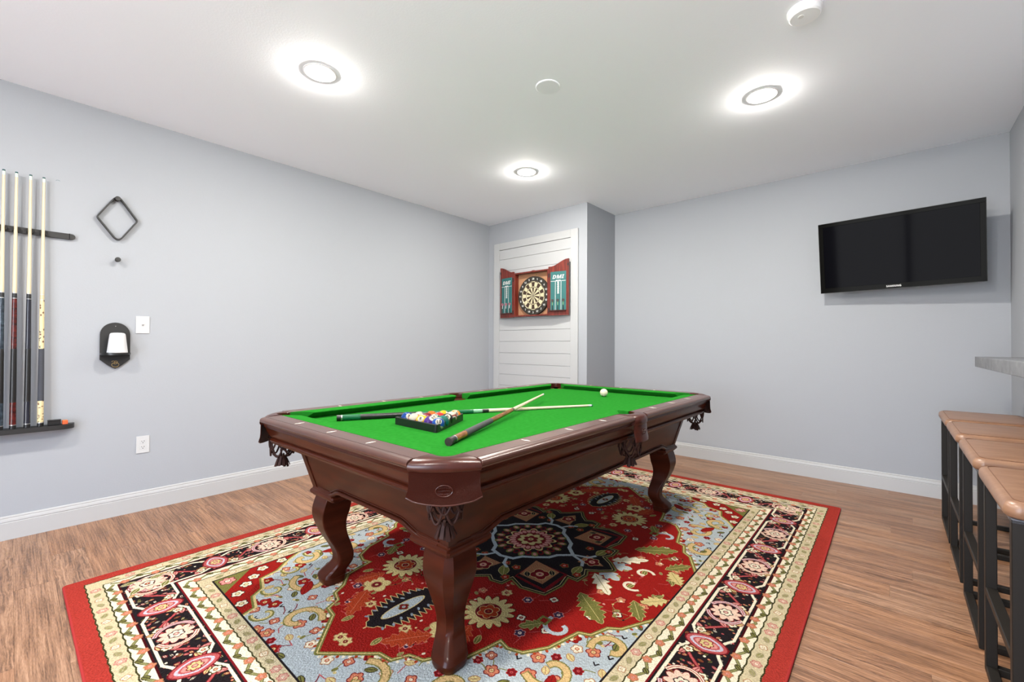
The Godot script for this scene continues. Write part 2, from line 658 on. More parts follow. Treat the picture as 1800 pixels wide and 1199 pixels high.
func build_table() -> void:
	var t := thing("pool_table", "dark brown wooden pool table with bright green cloth and carved curved legs", "pool table", TABLE_AT, TABLE_TURN)
	var wood := M("table_wood")
	var none := func(_q: Vector2) -> float: return 0.0
	# bed, with round bites for the six pockets
	var oo := PackedVector2Array()
	var cx := 0.572
	var cz := 1.131
	# outline walked round the table; each pocket is a round bite
	var bites := [[0.622, 0.0, 0.058, 250.0, 110.0], [cx, cz, 0.056, 285.0, 165.0], [-cx, cz, 0.056, 15.0, -105.0], [-0.622, 0.0, 0.058, 70.0, -70.0], [-cx, -cz, 0.056, 105.0, -15.0], [cx, -cz, 0.056, 195.0, 75.0]]
	for b in bites:
		for i in 9:
			var a := deg_to_rad(lerpf(b[3], b[4], i / 8.0))
			oo.append(Vector2(b[0] + b[2] * cos(a), b[1] + b[2] * sin(a)))
	part(t, "cloth_bed", G.new().slab(oo, BED_Y - 0.026, BED_Y).mesh(), M("cloth"))
	part(t, "slate_frame", G.new().box(Vector3(0, 0.745, 0), Vector3(0.96, 0.045, 2.06)).mesh(), wood)
	# cushions
	var cp := []
	for q in [[0.0, 0.797], [0.0, 0.8325], [0.04, 0.833], [0.06, 0.832], [0.0665, 0.8295], [0.068, 0.8265], [0.0655, 0.8225], [0.038, 0.797]]:
		cp.append(Vector2(0.097 + q[0], q[1]))
	var nose := 0.165
	var corner := func(q: Vector2) -> float: return (q.x - 0.097) / 0.068 * 0.085 - 0.002
	var side := func(q: Vector2) -> float: return (q.x - 0.097) / 0.068 * 0.016
	for k in [[0.0, HX, -HZ + nose, -0.05, corner, side], [0.0, HX, 0.05, HZ - nose, side, corner], [PI, HX, -HZ + nose, -0.05, corner, side], [PI, HX, 0.05, HZ - nose, side, corner], [PI / 2, HZ, -HX + nose, HX - nose, corner, corner], [-PI / 2, HZ, -HX + nose, HX - nose, corner, corner]]:
		var g := G.new()
		run(g, cp, k[1], k[0], k[2], k[3], k[4], k[5])
		part(t, "cushion", g.mesh(30.0), M("cloth"))
	# top rails
	var rp := []
	for q in [[0.0965, 0.797], [0.0965, 0.831], [0.095, 0.832], [0.0265, 0.832], [0.0245, 0.829], [0.0225, 0.832], [0.015, 0.8312], [0.006, 0.828], [0.0015, 0.8235], [0.0, 0.818], [0.0018, 0.811], [0.007, 0.8065], [0.017, 0.804], [0.02, 0.797]]:
		rp.append(Vector2(q[0], q[1]))
	var seam := 0.1595
	for k in [[0.0, HX, -HZ + seam, -0.0725], [0.0, HX, 0.0725, HZ - seam], [PI, HX, -HZ + seam, -0.0725], [PI, HX, 0.0725, HZ - seam], [PI / 2, HZ, -HX + seam, HX - seam], [-PI / 2, HZ, -HX + seam, HX - seam]]:
		var g := G.new()
		run(g, rp, k[1], k[0], k[2], k[3], none, none)
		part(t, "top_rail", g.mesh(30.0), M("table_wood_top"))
	# inlaid sights
	var dm := G.new().slab(PackedVector2Array([Vector2(-0.021, 0), Vector2(0, 0.0045), Vector2(0.021, 0), Vector2(0, -0.0045)]), 0, 0.0007).mesh()
	for s in [-1.0, 1.0]:
		for i in [-3, -2, -1, 1, 2, 3]:
			part(t, "sight", dm, M("ivory"), Vector3(s * (HX - 0.062), 0.8319, i * 0.2794))
		for i in [-1, 0, 1]:
			part(t, "sight", dm, M("ivory"), Vector3(i * 0.2794, 0.8319, s * (HZ - 0.058))).rotation.y = PI / 2
	# aprons under the rails
	var ap := []
	for q in [[0.02, 0.797], [0.02, 0.789], [0.025, 0.7865], [0.025, 0.7815], [0.029, 0.7775], [0.0315, 0.772], [0.037, 0.757], [0.046, 0.741], [0.056, 0.7305], [0.0575, 0.7275], [0.050, 0.725], [0.0475, 0.719], [0.049, 0.7135], [0.054, 0.7095], [0.057, 0.703], [0.066, 0.6995], [0.17, 0.6995], [0.17, 0.77], [0.12, 0.797]]:
		ap.append(Vector2(q[0], q[1]))
	for k in [[0.0, HX, HZ - 0.152], [PI, HX, HZ - 0.152], [PI / 2, HZ, HX - 0.152], [-PI / 2, HZ, HX - 0.152]]:
		var g := G.new()
		run(g, ap, k[1], k[0], -k[2], k[2], none, none)
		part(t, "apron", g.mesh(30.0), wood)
	# cabinet: four leaning panels with an arched lower edge, a bead along it, and corner posts
	var hx := func(y: float) -> float: return 0.492 + (y - 0.453) * 0.257
	var hz := func(y: float) -> float: return 1.05 + (y - 0.453) * 0.257
	for k in 4:
		var along_z := k % 2 == 0
		var half: float = 1.05 if along_z else 0.492
		var rings := []
		var bead := PackedVector3Array()
		var line := PackedVector3Array()
		var n := 40
		for i in n + 1:
			var u := -1.0 + 2.0 * i / n
			var lo := half * u
			var from_end := half - absf(lo)
			var yb := 0.462 + 0.036 * smoothstep(0.155, 0.27, from_end)
			var r := PackedVector3Array()
			for q in [[0.712, 0.0], [yb, 0.0], [yb, 0.02], [0.712, 0.02]]:
				var y: float = q[0]
				var f: float = (hx if along_z else hz).call(y) - q[1]
				var s: float = u * ((hz if along_z else hx).call(y) - q[1])
				r.append(Vector3(f, y, s))
			rings.append(r)
			if absf(u) < 0.93:
				var y2 := yb + 0.004
				bead.append(Vector3((hx if along_z else hz).call(y2) + 0.003, y2, u * (hz if along_z else hx).call(y2)))
				y2 = yb + 0.02
				line.append(Vector3((hx if along_z else hz).call(y2) + 0.0005, y2, u * (hz if along_z else hx).call(y2)))
		var g := G.new()
		g.xf = Transform3D(Basis(Vector3.UP, k * PI / 2), Vector3.ZERO)
		g.loft(rings)
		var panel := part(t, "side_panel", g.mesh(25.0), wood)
		g = G.new()
		g.xf = Transform3D(Basis(Vector3.UP, k * PI / 2), Vector3.ZERO)
		g.tube(bead, 0.0105, 10)
		g.tube(line, 0.0035, 6)
		part(panel, "bead_moulding", g.mesh(60.0), wood)
	for sx in [-1.0, 1.0]:
		for sz in [-1.0, 1.0]:
			var g := G.new()
			var rings := []
			for y in [0.71, 0.462]:
				var r := PackedVector3Array()
				var a: float = hx.call(y)
				var b: float = hz.call(y)
				for q in [[0.004, 0.004], [0.004, -0.036], [-0.012, -0.036], [-0.012, -0.012], [-0.036, -0.012], [-0.036, 0.004]]:
					r.append(Vector3(sx * (a + q[0]), y, sz * (b + q[1])))
				rings.append(r)
			g.loft(rings)
			part(t, "corner_post", g.mesh(), wood)
	# legs
	for k in [[1.0, 1.0], [-1.0, 1.0], [-1.0, -1.0], [1.0, -1.0]]:
		var leg := part(t, "leg", leg_mesh(k[0], k[1]), wood)
		var g := G.new()
		var mid := Vector2(k[0] * 0.403, k[1] * 0.961)
		var rings := []
		for q in [[0.482, 0.088], [0.480, 0.098], [0.475, 0.102], [0.4695, 0.1025], [0.467, 0.107], [0.461, 0.111], [0.453, 0.1115], [0.446, 0.108], [0.4435, 0.102], [0.438, 0.1005], [0.4335, 0.094], [0.4325, 0.08]]:
			var h: float = q[1]
			var c := 0.008
			var r := PackedVector3Array()
			for s in [[1, 1], [-1, 1], [-1, -1], [1, -1]]:
				var e1 := Vector2(s[0] * h, s[1] * (h - c))
				var e2 := Vector2(s[0] * (h - c), s[1] * h)
				for v: Vector2 in ([e1, e2] if s[0] * s[1] > 0 else [e2, e1]):
					r.append(Vector3(mid.x + v.x, q[0], mid.y + v.y))
			rings.append(r)
		g.loft(rings)
		part(leg, "leg_cap", g.mesh(32.0), wood)
	# pockets
	for k in [[HX, HZ, 0.0], [-HX, HZ, -PI / 2], [-HX, -HZ, PI], [HX, -HZ, PI / 2]]:
		corner_pocket(t, Vector3(k[0], 0, k[1]), k[2])
	side_pocket(t, Vector3(HX, 0, 0), 0.0)
	side_pocket(t, Vector3(-HX, 0, 0), PI)


func leg_mesh(sx: float, sz: float) -> ArrayMesh:
	# height, outer reach, half width, outer corner cut, rounding
	var key := [[0.44, 0.497, 0.066, 0.02, 0.004], [0.42, 0.503, 0.068, 0.023, 0.004], [0.385, 0.511, 0.070, 0.026, 0.004], [0.355, 0.513, 0.069, 0.027, 0.005], [0.325, 0.508, 0.063, 0.026, 0.006], [0.285, 0.496, 0.055, 0.024, 0.007], [0.235, 0.474, 0.047, 0.021, 0.008], [0.185, 0.450, 0.042, 0.019, 0.010], [0.145, 0.440, 0.041, 0.019, 0.014], [0.11, 0.446, 0.044, 0.021, 0.02], [0.08, 0.471, 0.051, 0.026, 0.028], [0.058, 0.489, 0.056, 0.031, 0.033], [0.046, 0.494, 0.058, 0.033, 0.034], [0.044, 0.491, 0.0555, 0.032, 0.033], [0.028, 0.490, 0.055, 0.032, 0.033], [0.0135, 0.484, 0.051, 0.03, 0.03]]
	var rings := []
	for i in key.size() - 1:
		var steps := 3 if key[i][0] - key[i + 1][0] > 0.015 else 1
		for s in steps:
			rings.append(leg_ring(key, i, float(s) / steps, sx, sz))
	rings.append(leg_ring(key, key.size() - 2, 1.0, sx, sz))
	return G.new().loft(rings).mesh(34.0)


func leg_ring(key: Array, i: int, u: float, sx: float, sz: float) -> PackedVector3Array:
	var v := []
	for c in 5:
		var p0: float = key[maxi(i - 1, 0)][c]
		var p1: float = key[i][c]
		var p2: float = key[i + 1][c]
		var p3: float = key[mini(i + 2, key.size() - 1)][c]
		v.append(cubic_interpolate(p1, p2, p0, p3, u) if i < 11 and c > 0 else lerpf(p1, p2, u))
	var w: float = v[2]
	var ox: float = v[1] - w
	var oz: float = v[1] + 0.558 - w
	var r := PackedVector3Array()
	for k in 4:
		var s: Array = [[1, 1], [-1, 1], [-1, -1], [1, -1]][k]
		var cut: float = v[3] if k == 0 else v[4]
		var rounder: bool = k != 0 or v[0] < 0.12
		var n := 4
		for j in n:
			var a := (float(j) / (n - 1)) * PI / 2
			# sweep each corner in the same sense round the ring
			var c: float = cos(a)
			var d: float = sin(a)
			if not rounder:
				c = 1.0 - float(j) / (n - 1)
				d = float(j) / (n - 1)
			if s[0] * s[1] < 0:
				var tmp := c
				c = d
				d = tmp
			r.append(Vector3(sx * (ox + s[0] * (w - cut + cut * c)), v[0], sz * (oz + s[1] * (w - cut + cut * d))))
	return r


func corner_pocket(t: Node3D, at: Vector3, turn: float) -> void:
	var h := hub(t, "corner_pocket", at, turn)
	var A := Vector2(-0.157, 0)
	var B := Vector2(0, -0.157)
	var C := Vector2(-0.057, -0.057)
	var IA := Vector2(-0.157, -0.0965)
	var IB := Vector2(-0.0965, -0.157)
	var IC := Vector2(-0.075, -0.075)
	var rings := []
	for i in 17:
		var u := i / 16.0
		var a := bez(A, C, B, u)
		var b := bez(IA, IC, IB, u)
		var r := PackedVector3Array()
		for q in [[0.0, 0.80], [0.0, 0.8305], [0.04, 0.8335], [0.30, 0.8345], [0.55, 0.8335], [0.75, 0.830], [0.90, 0.824], [0.975, 0.817], [1.0, 0.809], [0.985, 0.801], [0.93, 0.796], [0.6, 0.795]]:
			var v: Vector2 = b.lerp(a, q[0])
			r.append(Vector3(v.x, q[1], v.y))
		rings.append(r)
	part(h, "cover", G.new().loft(rings).mesh(40.0), M("pocket_leather"))
	# hanging shield
	rings = []
	var hem := PackedVector3Array()
	for i in 25:
		var u := i / 24.0
		var a := bez(A, C, B, u)
		var out := (bez(A, C, B, u) - Vector2(-0.12, -0.12)).normalized()
		var low := 0.713 - 0.014 * (1.0 - pow(absf(2.0 * u - 1.0), 1.6)) + 0.006 * smoothstep(0.75, 1.0, absf(2.0 * u - 1.0))
		var r := PackedVector3Array()
		for q in [[0.797, -0.006], [0.76, -0.005], [0.74, -0.003], [low + 0.006, 0.003], [low, 0.003], [low, -0.002], [low + 0.006, -0.002], [0.74, -0.008], [0.76, -0.010], [0.797, -0.011]]:
			var v: Vector2 = a + out * q[1]
			r.append(Vector3(v.x, q[0], v.y))
		rings.append(r)
		var v2: Vector2 = a + out * 0.0025
		hem.append(Vector3(v2.x, low + 0.001, v2.y))
	var sh := part(h, "shield", G.new().loft(rings).mesh(40.0), M("shield_leather"))
	part(h, "hem", G.new().tube(hem, 0.0026, 6).mesh(60.0), M("pocket_leather"))
	# embossed oval badge
	var g := G.new()
	var on := func(s: float, y: float) -> Vector3:
		var u := 0.5 + s
		var a := bez(A, C, B, u)
		var out := (a - Vector2(-0.12, -0.12)).normalized()
		var v: Vector2 = a + out * (lerpf(-0.003, 0.003, clampf((0.735 - y) / 0.05, 0.0, 1.0)) + 0.0006)
		return Vector3(v.x, y, v.y)
	var ring := PackedVector3Array()
	for i in 28:
		var a := TAU * i / 28
		ring.append(on.call(0.115 * cos(a), 0.742 + 0.0165 * sin(a)))
	g.tube(ring, 0.0017, 5, true)
	for row in 3:
		var path := PackedVector3Array()
		for i in 25:
			var s := -0.085 + 0.17 * i / 24.0
			var k := s / 0.1
			path.append(on.call(s, 0.7495 - row * 0.0075 + 0.0022 * sin(i * (2.3 - row * 0.3)) + 0.002 * (1.0 - k * k) * (1 - row)))
		g.tube(path, 0.0013, 5)
	part(h, "badge", g.mesh(60.0), M("pocket_leather"))
	net(h, Vector3(-0.118, 0.722, -0.118), PI / 4)


func side_pocket(t: Node3D, at: Vector3, turn: float) -> void:
	var h := hub(t, "side_pocket", at, turn)
	var rings := []
	for i in 17:
		var u := i / 8.0 - 1.0
		var o := 0.012 * (1.0 - pow(absf(u), 3.0))
		var inn := -0.0965 + 0.05 * sqrt(maxf(0.0, 1.0 - pow(absf(u) / 0.82, 2.0)))
		var r := PackedVector3Array()
		for q in [[0.0, 0.80], [0.0, 0.8305], [0.05, 0.8335], [0.40, 0.8345], [0.65, 0.8335], [0.83, 0.829], [0.94, 0.821], [0.985, 0.812], [1.0, 0.802], [0.99, 0.793], [0.95, 0.787], [0.6, 0.786]]:
			r.append(Vector3(lerpf(inn, o, q[0]), q[1], u * 0.072))
		rings.append(r)
	part(h, "cover", G.new().loft(rings).mesh(40.0), M("pocket_leather"))
	rings = []
	for i in 13:
		var u := i / 6.0 - 1.0
		var o := 0.012 * (1.0 - pow(absf(u), 3.0))
		var low := 0.707 - 0.004 * (1.0 - u * u)
		var r := PackedVector3Array()
		for q in [[0.79, -0.004], [0.75, -0.002], [low + 0.01, 0.005], [low, 0.005], [low, -0.001], [low + 0.01, -0.001], [0.75, -0.008], [0.79, -0.01]]:
			r.append(Vector3(o + q[1], q[0], u * 0.069))
		rings.append(r)
	part(h, "shield", G.new().loft(rings).mesh(40.0), M("pocket_leather"))
	var g := G.new()
	var ring := PackedVector3Array()
	for i in 24:
		var a := TAU * i / 24
		ring.append(Vector3(0.0135, 0.752 + 0.016 * sin(a), 0.022 * cos(a)))
	g.tube(ring, 0.0012, 5, true)
	for row in 2:
		var path := PackedVector3Array()
		for i in 13:
			path.append(Vector3(0.0142, 0.756 - row * 0.008 + 0.003 * sin(i * 2.1), -0.016 + 0.032 * i / 12.0))
		g.tube(path, 0.001, 5)
	part(h, "badge", g.mesh(60.0), M("pocket_leather"))
	net(h, Vector3(-0.062, 0.715, 0), 0.0)


func net(h: Node3D, at: Vector3, turn: float) -> void:
	var g := G.new()
	var strap := func(a0: float, a1: float, y0: float, y1: float, r0: float, r1: float) -> void:
		var path := PackedVector3Array()
		for i in 13:
			var u := i / 12.0
			var dip := sin(u * PI)
			var a := lerpf(a0, a1, u)
			var r := lerpf(r0, r1, dip)
			path.append(Vector3(r * cos(a), lerpf(y0, y1, pow(dip, 0.8)), r * sin(a)))
		g.tube(path, 0.0042, 6)
	for k in 6:
		var a := TAU * k / 6.0
		strap.call(a - 0.62, a + 0.62, 0.0, -0.088, 0.058, 0.05)
		strap.call(a + 0.523 - 0.5, a + 0.523 + 0.5, 0.0, -0.055, 0.056, 0.056)
	var ring := PackedVector3Array()
	for i in 20:
		ring.append(Vector3(0.058 * cos(TAU * i / 20), 0.0, 0.058 * sin(TAU * i / 20)))
	g.tube(ring, 0.005, 6, true)
	for k in 6:
		var a := TAU * (k + 0.5) / 6.0
		g.tube(PackedVector3Array([Vector3(0.05 * cos(a), -0.075, 0.05 * sin(a)), Vector3(0.03 * cos(a), -0.095, 0.03 * sin(a)), Vector3(0.012 * cos(a), -0.1, 0.012 * sin(a))]), 0.0045, 6)
	var n := part(h, "net", g.mesh(60.0), M("net_leather"), at)
	n.rotation.y = turn
	g = G.new()
	for ringn in 2:
		for k in 10:
			var a := TAU * (k + 0.5 * ringn) / 10.0
			var r0 := 0.014 - 0.004 * ringn
			var r1 := 0.034 - 0.012 * ringn
			g.xf = Transform3D(Basis(Vector3.UP, -a), Vector3.ZERO)
			var w := 0.0055
			var rr := []
			for q in [[-0.094, r0, w * 0.8], [-0.112, lerpf(r0, r1, 0.45), w], [-0.137 - 0.004 * (k % 3), r1, w * 1.15]]:
				rr.append(PackedVector3Array([Vector3(q[1] - 0.0012, q[0], -q[2]), Vector3(q[1] + 0.0012, q[0], -q[2]), Vector3(q[1] + 0.0012, q[0], q[2]), Vector3(q[1] - 0.0012, q[0], q[2])]))
			g.loft(rr)
	g.xf = Transform3D()
	var ts := part(h, "tassel", g.mesh(), M("net_leather"), at)
	ts.rotation.y = turn


# ---------------------------------------------------------------- rug
# One quarter is drawn in metres from the middle (x across, y towards the near end) and mirrored.
class Pen:
	var im: Image
	var w: int
	var h: int
	var k: float

	func poly(o: PackedVector2Array, c: Color) -> void:
		var lo := INF
		var hi := -INF
		var q := PackedVector2Array()
		for v in o:
			var s := v * k
			q.append(s)
			lo = minf(lo, s.y)
			hi = maxf(hi, s.y)
		var n := q.size()
		for y in range(maxi(0, int(floor(lo))), mini(h, int(ceil(hi)) + 1)):
			var yc := y + 0.5
			var xs := PackedFloat32Array()
			for i in n:
				var a := q[i]
				var b := q[(i + 1) % n]
				if (a.y <= yc) != (b.y <= yc):
					xs.append(a.x + (yc - a.y) / (b.y - a.y) * (b.x - a.x))
			xs.sort()
			for i in range(0, xs.size() - 1, 2):
				var x0 := maxi(0, int(round(xs[i])))
				var x1 := mini(w, int(round(xs[i + 1])))
				if x1 > x0:
					im.fill_rect(Rect2i(x0, y, x1 - x0, 1), c)

	func rect(x0: float, y0: float, x1: float, y1: float, c: Color) -> void:
		poly(PackedVector2Array([Vector2(x0, y0), Vector2(x1, y0), Vector2(x1, y1), Vector2(x0, y1)]), c)

	func oval(m: Vector2, a: float, b: float, turn: float, c: Color, n := 18) -> void:
		var o := PackedVector2Array()
		for i in n:
			var t := TAU * i / n
			o.append(m + Vector2(a * cos(t), b * sin(t)).rotated(turn))
		poly(o, c)

	func flower(m: Vector2, r: float, n: int, c: Color, edge: Color, core: Color, turn := 0.0) -> void:
		for s in 2:
			var o := PackedVector2Array()
			var st := n * 8
			for i in st:
				var t := TAU * i / st
				var rr := r * (0.70 + 0.30 * absf(cos(t * n * 0.5)))
				o.append(m + Vector2.from_angle(t + turn) * (rr + (0.004 if s == 0 else 0.0)))
			poly(o, edge if s == 0 else c)
		oval(m, r * 0.42, r * 0.42, 0, edge, 12)
		oval(m, r * 0.34, r * 0.34, 0, core, 12)
		oval(m, r * 0.13, r * 0.13, 0, c, 8)

	func leaf(m: Vector2, l: float, b: float, turn: float, c: Color, edge: Color, teeth := 0) -> void:
		for s in 2:
			var o := PackedVector2Array()
			var n := 24
			for i in n + 1:
				var t := float(i) / n
				var wv := b * pow(sin(t * PI), 0.8) * (1.0 + (0.8 * (fmod(t * teeth, 1.0) - 0.5) if teeth else 0.0))
				o.append(Vector2((t - 0.5) * l, wv + (0.003 if s == 0 else 0.0)))
			for i in n + 1:
				var t := 1.0 - float(i) / n
				var wv := b * pow(sin(t * PI), 0.8) * (1.0 + (0.8 * (fmod(t * teeth, 1.0) - 0.5) if teeth else 0.0))
				o.append(Vector2((t - 0.5) * l, -wv - (0.003 if s == 0 else 0.0)))
			var e := PackedVector2Array()
			for v in o:
				e.append(m + v.rotated(turn))
			poly(e, edge if s == 0 else c)
		line([m + Vector2(-l * 0.42, 0).rotated(turn), m + Vector2(l * 0.4, 0).rotated(turn)], 0.0025, edge)

	func line(pts: Array, wd: float, c: Color) -> void:
		for i in pts.size() - 1:
			var a: Vector2 = pts[i]
			var b: Vector2 = pts[i + 1]
			if a.distance_to(b) < 1e-6:
				continue
			var d := (b - a).normalized()
			var s := d.orthogonal() * wd * 0.5
			a -= d * wd * 0.3
			b += d * wd * 0.3
			poly(PackedVector2Array([a + s, b + s, b - s, a - s]), c)

	func curl(m: Vector2, r: float, turn: float, hand: float, wd: float, c: Color) -> void:
		var pts := []
		for i in 16:
			var t := i / 15.0
			pts.append(m + Vector2.from_angle(turn + hand * t * 4.6) * r * (1.0 - 0.72 * t))
		line(pts, wd, c)


func scaled(o: Array, s: float) -> PackedVector2Array:
	var r := PackedVector2Array()
	for v: Vector2 in o:
		r.append(v * s)
	return r


# outline moved outwards a little, for piping round a field
func grown(o: PackedVector2Array, d: float) -> PackedVector2Array:
	var r := Geometry2D.offset_polygon(o, d, Geometry2D.JOIN_MITER)
	return r[0] if r.size() else o


func rug_image() -> Image:
	var P := Pen.new()
	var HW := 1.355
	var HL := 1.88
	P.w = 738
	P.h = 1024
	P.k = 738.0 / HW
	P.im = Image.create(P.w, P.h, false, Image.FORMAT_RGB8)
	var red := rgb(126, 24, 20)
	var edge_red := rgb(142, 46, 38)
	var cream := rgb(200, 190, 166)
	var tan_ := rgb(174, 161, 130)
	var ice := rgb(150, 158, 160)
	var black := rgb(27, 22, 24)
	var olive := rgb(100, 98, 50)
	var pink := rgb(152, 70, 70)
	var rose := rgb(180, 122, 114)
	var peach := rgb(172, 104, 78)
	var orange := rgb(144, 52, 28)
	var gold := rgb(180, 162, 110)
	var wine := rgb(96, 18, 24)
	var brown := rgb(140, 96, 68)
	var r := RandomNumberGenerator.new()
	r.seed = 77
	# field
	P.im.fill(ice)
	var fx := HW - 0.48
	var fz := HL - 0.48
	# scattered blossom on the pale ground, joined by thin stems
	var spots := []
	for tries in 1600:
		var q := Vector2(r.randf_range(0.05, fx), r.randf_range(0.25, fz))
		var ok := true
		for s: Vector2 in spots:
			if s.distance_to(q) < 0.052:
				ok = false
				break
		if ok:
			spots.append(q)
	for i in spots.size():
		var q: Vector2 = spots[i]
		if i % 2 == 0:
			var e := q + Vector2.from_angle(r.randf() * TAU) * 0.06
			P.line([q, q.lerp(e, 0.5) + Vector2(r.randf_range(-0.012, 0.012), r.randf_range(-0.012, 0.012)), e], 0.004, [wine, pink, olive][i % 3])
		match i % 9:
			0, 5:
				P.flower(q, 0.027, 5, [red, orange, peach][i % 3], wine, gold, r.randf())
			1:
				P.leaf(q, 0.05, 0.011, r.randf() * TAU, olive, black)
			2:
				P.flower(q, 0.020, 4, peach, wine, cream, r.randf())
			3:
				P.line([q, q + Vector2(0.012, 0.012), q + Vector2(0.02, -0.002)], 0.006, black)
			4:
				P.leaf(q, 0.045, 0.013, r.randf() * TAU, gold, brown)
			6:
				P.flower(q, 0.022, 5, cream, brown, peach, r.randf())
			7:
				P.oval(q, 0.012, 0.008, r.randf() * 3.0, olive)
				P.oval(q + Vector2(0.014, 0.008), 0.008, 0.006, 0.0, gold)
			8:
				P.flower(q, 0.017, 6, wine, red, pink, r.randf())
	# scrolls and red corner pieces of the field
	var corner := PackedVector2Array([Vector2(fx, fz), Vector2(fx - 0.40, fz), Vector2(fx - 0.38, fz - 0.05), Vector2(fx - 0.28, fz - 0.075), Vector2(fx - 0.24, fz - 0.13), Vector2(fx - 0.14, fz - 0.16), Vector2(fx - 0.115, fz - 0.25), Vector2(fx - 0.05, fz - 0.32), Vector2(fx, fz - 0.40)])
	P.poly(grown(corner, 0.02), gold)
	P.poly(grown(corner, 0.009), olive)
	P.poly(corner, red)
	P.poly(PackedVector2Array([Vector2(fx, fz), Vector2(fx - 0.17, fz), Vector2(fx, fz - 0.17)]), olive)
	P.flower(Vector2(fx - 0.05, fz - 0.05), 0.035, 6, rose, wine, cream)
	for q in [[0.21, 0.045], [0.31, 0.03], [0.045, 0.21], [0.03, 0.31], [0.15, 0.1], [0.1, 0.15]]:
		P.flower(Vector2(fx - q[0], fz - q[1]), 0.026, 5, cream, black, gold, q[0] * 9)
	for q in [[0.47, 0.07, 0.055], [0.30, 0.17, 0.05], [0.17, 0.31, 0.05], [0.07, 0.47, 0.055]]:
		P.curl(Vector2(fx - q[0], fz - q[1]), q[2], 1.0, 1.0, 0.018, olive)
		P.curl(Vector2(fx - q[0], fz - q[1]), q[2] * 0.9, 1.0, 1.0, 0.009, gold)
	for q in [[0.36, 0.33, 0.105, 0.4, 1.0], [0.16, 0.62, 0.095, 2.2, -1.0], [0.62, 0.15, 0.095, 3.9, 1.0], [0.05, 0.86, 0.08, 2.6, 1.0], [0.10, 0.40, 0.07, 5.0, -1.0]]:
		P.curl(Vector2(fx - q[0], fz - q[1]), q[2], q[3], q[4], 0.034, olive)
		P.curl(Vector2(fx - q[0], fz - q[1]), q[2], q[3], q[4], 0.025, gold.lerp(peach, 0.2))
	P.leaf(Vector2(fx - 0.12, fz - 0.55), 0.12, 0.022, 1.2, red, wine)
	P.leaf(Vector2(fx - 0.40, fz - 0.28), 0.12, 0.022, 2.4, red, wine)
	# great red medallion
	var med := [Vector2(0, 1.283), Vector2(0.085, 1.21), Vector2(0.174, 1.131), Vector2(0.235, 1.122), Vector2(0.263, 1.064), Vector2(0.325, 1.045), Vector2(0.36, 0.985), Vector2(0.433, 0.925), Vector2(0.452, 0.85), Vector2(0.467, 0.775), Vector2(0.52, 0.79), Vector2(0.575, 0.772), Vector2(0.63, 0.688), Vector2(0.669, 0.535), Vector2(0.716, 0.514), Vector2(0.745, 0.432), Vector2(0.79, 0.40), Vector2(0.9, 0.19)]
	var whole := PackedVector2Array([Vector2(-0.3, -0.3), Vector2(-0.3, 1.283)])
	for v in med:
		whole.append(v)
	whole.append(Vector2(0.9, -0.3))
	# little tongues along the edge
	for i in med.size() - 1:
		var a: Vector2 = med[i]
		var b: Vector2 = med[i + 1]
		var n := maxi(1, int(a.distance_to(b) / 0.022))
		var out := (b - a).normalized().orthogonal() * -1.0
		if out.dot(a) < 0:
			out = -out
		for j in n:
			P.oval(a.lerp(b, (j + 0.5) / n) + out * 0.026, 0.0085, 0.0065, out.angle(), [cream, orange][j % 2], 8)
	P.poly(grown(whole, 0.02), olive)
	P.poly(grown(whole, 0.011), gold)
	P.poly(grown(whole, 0.006), olive)
	P.poly(whole, red)
	# inside the medallion
	for q in [[0.02, 1.19], [0.11, 1.11], [0.215, 1.04], [0.13, 0.99], [0.31, 0.95], [0.40, 0.84], [0.07, 0.70], [0.18, 0.76], [0.50, 0.70], [0.44, 0.62], [0.57, 0.62], [0.66, 0.42], [0.55, 0.50], [0.74, 0.33], [0.80, 0.2], [0.70, 0.22], [0.82, 0.08], [0.60, 0.22], [0.56, 0.12], [0.68, 0.08], [0.17, 0.58], [0.27, 0.52], [0.06, 0.60], [0.38, 0.50], [0.47, 0.42]]:
		var m := Vector2(q[0], q[1])
		var i := int(q[0] * 1000 + q[1] * 777)
		var e := m + Vector2.from_angle(i * 1.7) * 0.07
		P.line([m, m.lerp(e, 0.5) + Vector2(0.01, -0.008), e], 0.003, pink)
		match i % 5:
			0: P.flower(m, 0.024, 5, peach, wine, gold, i)
			1: P.flower(m, 0.02, 4, cream, black, red, i)
			2: P.leaf(m, 0.055, 0.012, i * 0.9, olive, gold)
			3: P.flower(m, 0.022, 6, rgb(46, 36, 60), rose, cream, i)
			4: P.flower(m, 0.026, 6, gold, brown, wine, i)
	for i in 46:
		var m := Vector2(r.randf_range(0.04, 0.84), r.randf_range(0.04, 1.15))
		if not Geometry2D.is_point_in_polygon(m, whole):
			continue
		var d := r.randf() * TAU
		var pts := [m]
		for j in 9:
			d += r.randf_range(-0.1, 0.75) * (1.0 if i % 2 else -1.0)
			pts.append(pts[-1] + Vector2.from_angle(d) * 0.017)
		P.line(pts, 0.0032, [pink, gold.darkened(0.25), olive, wine][i % 4])
		P.leaf(pts[3], 0.028, 0.006, d, olive, gold.darkened(0.2))
		P.oval(pts[9], 0.008, 0.006, d, [rose, cream, peach][i % 3], 8)
		P.oval(pts[6], 0.006, 0.005, d, [black, gold][i % 2], 7)
	# black toothed cartouche at the end of the medallion
	var tooth := PackedVector2Array()
	for i in 27:
		var t := i / 26.0
		var wv := 0.115 * pow(sin(clampf(t * 1.06, 0.0, 1.0) * PI), 0.55) * (1.0 if i % 2 == 0 else 0.62)
		tooth.append(Vector2(wv, 0.72 + t * 0.38))
	tooth.append(Vector2(-0.2, 1.1))
	tooth.append(Vector2(-0.2, 0.72))
	P.poly(grown(tooth, 0.004), gold)
	P.poly(tooth, black)
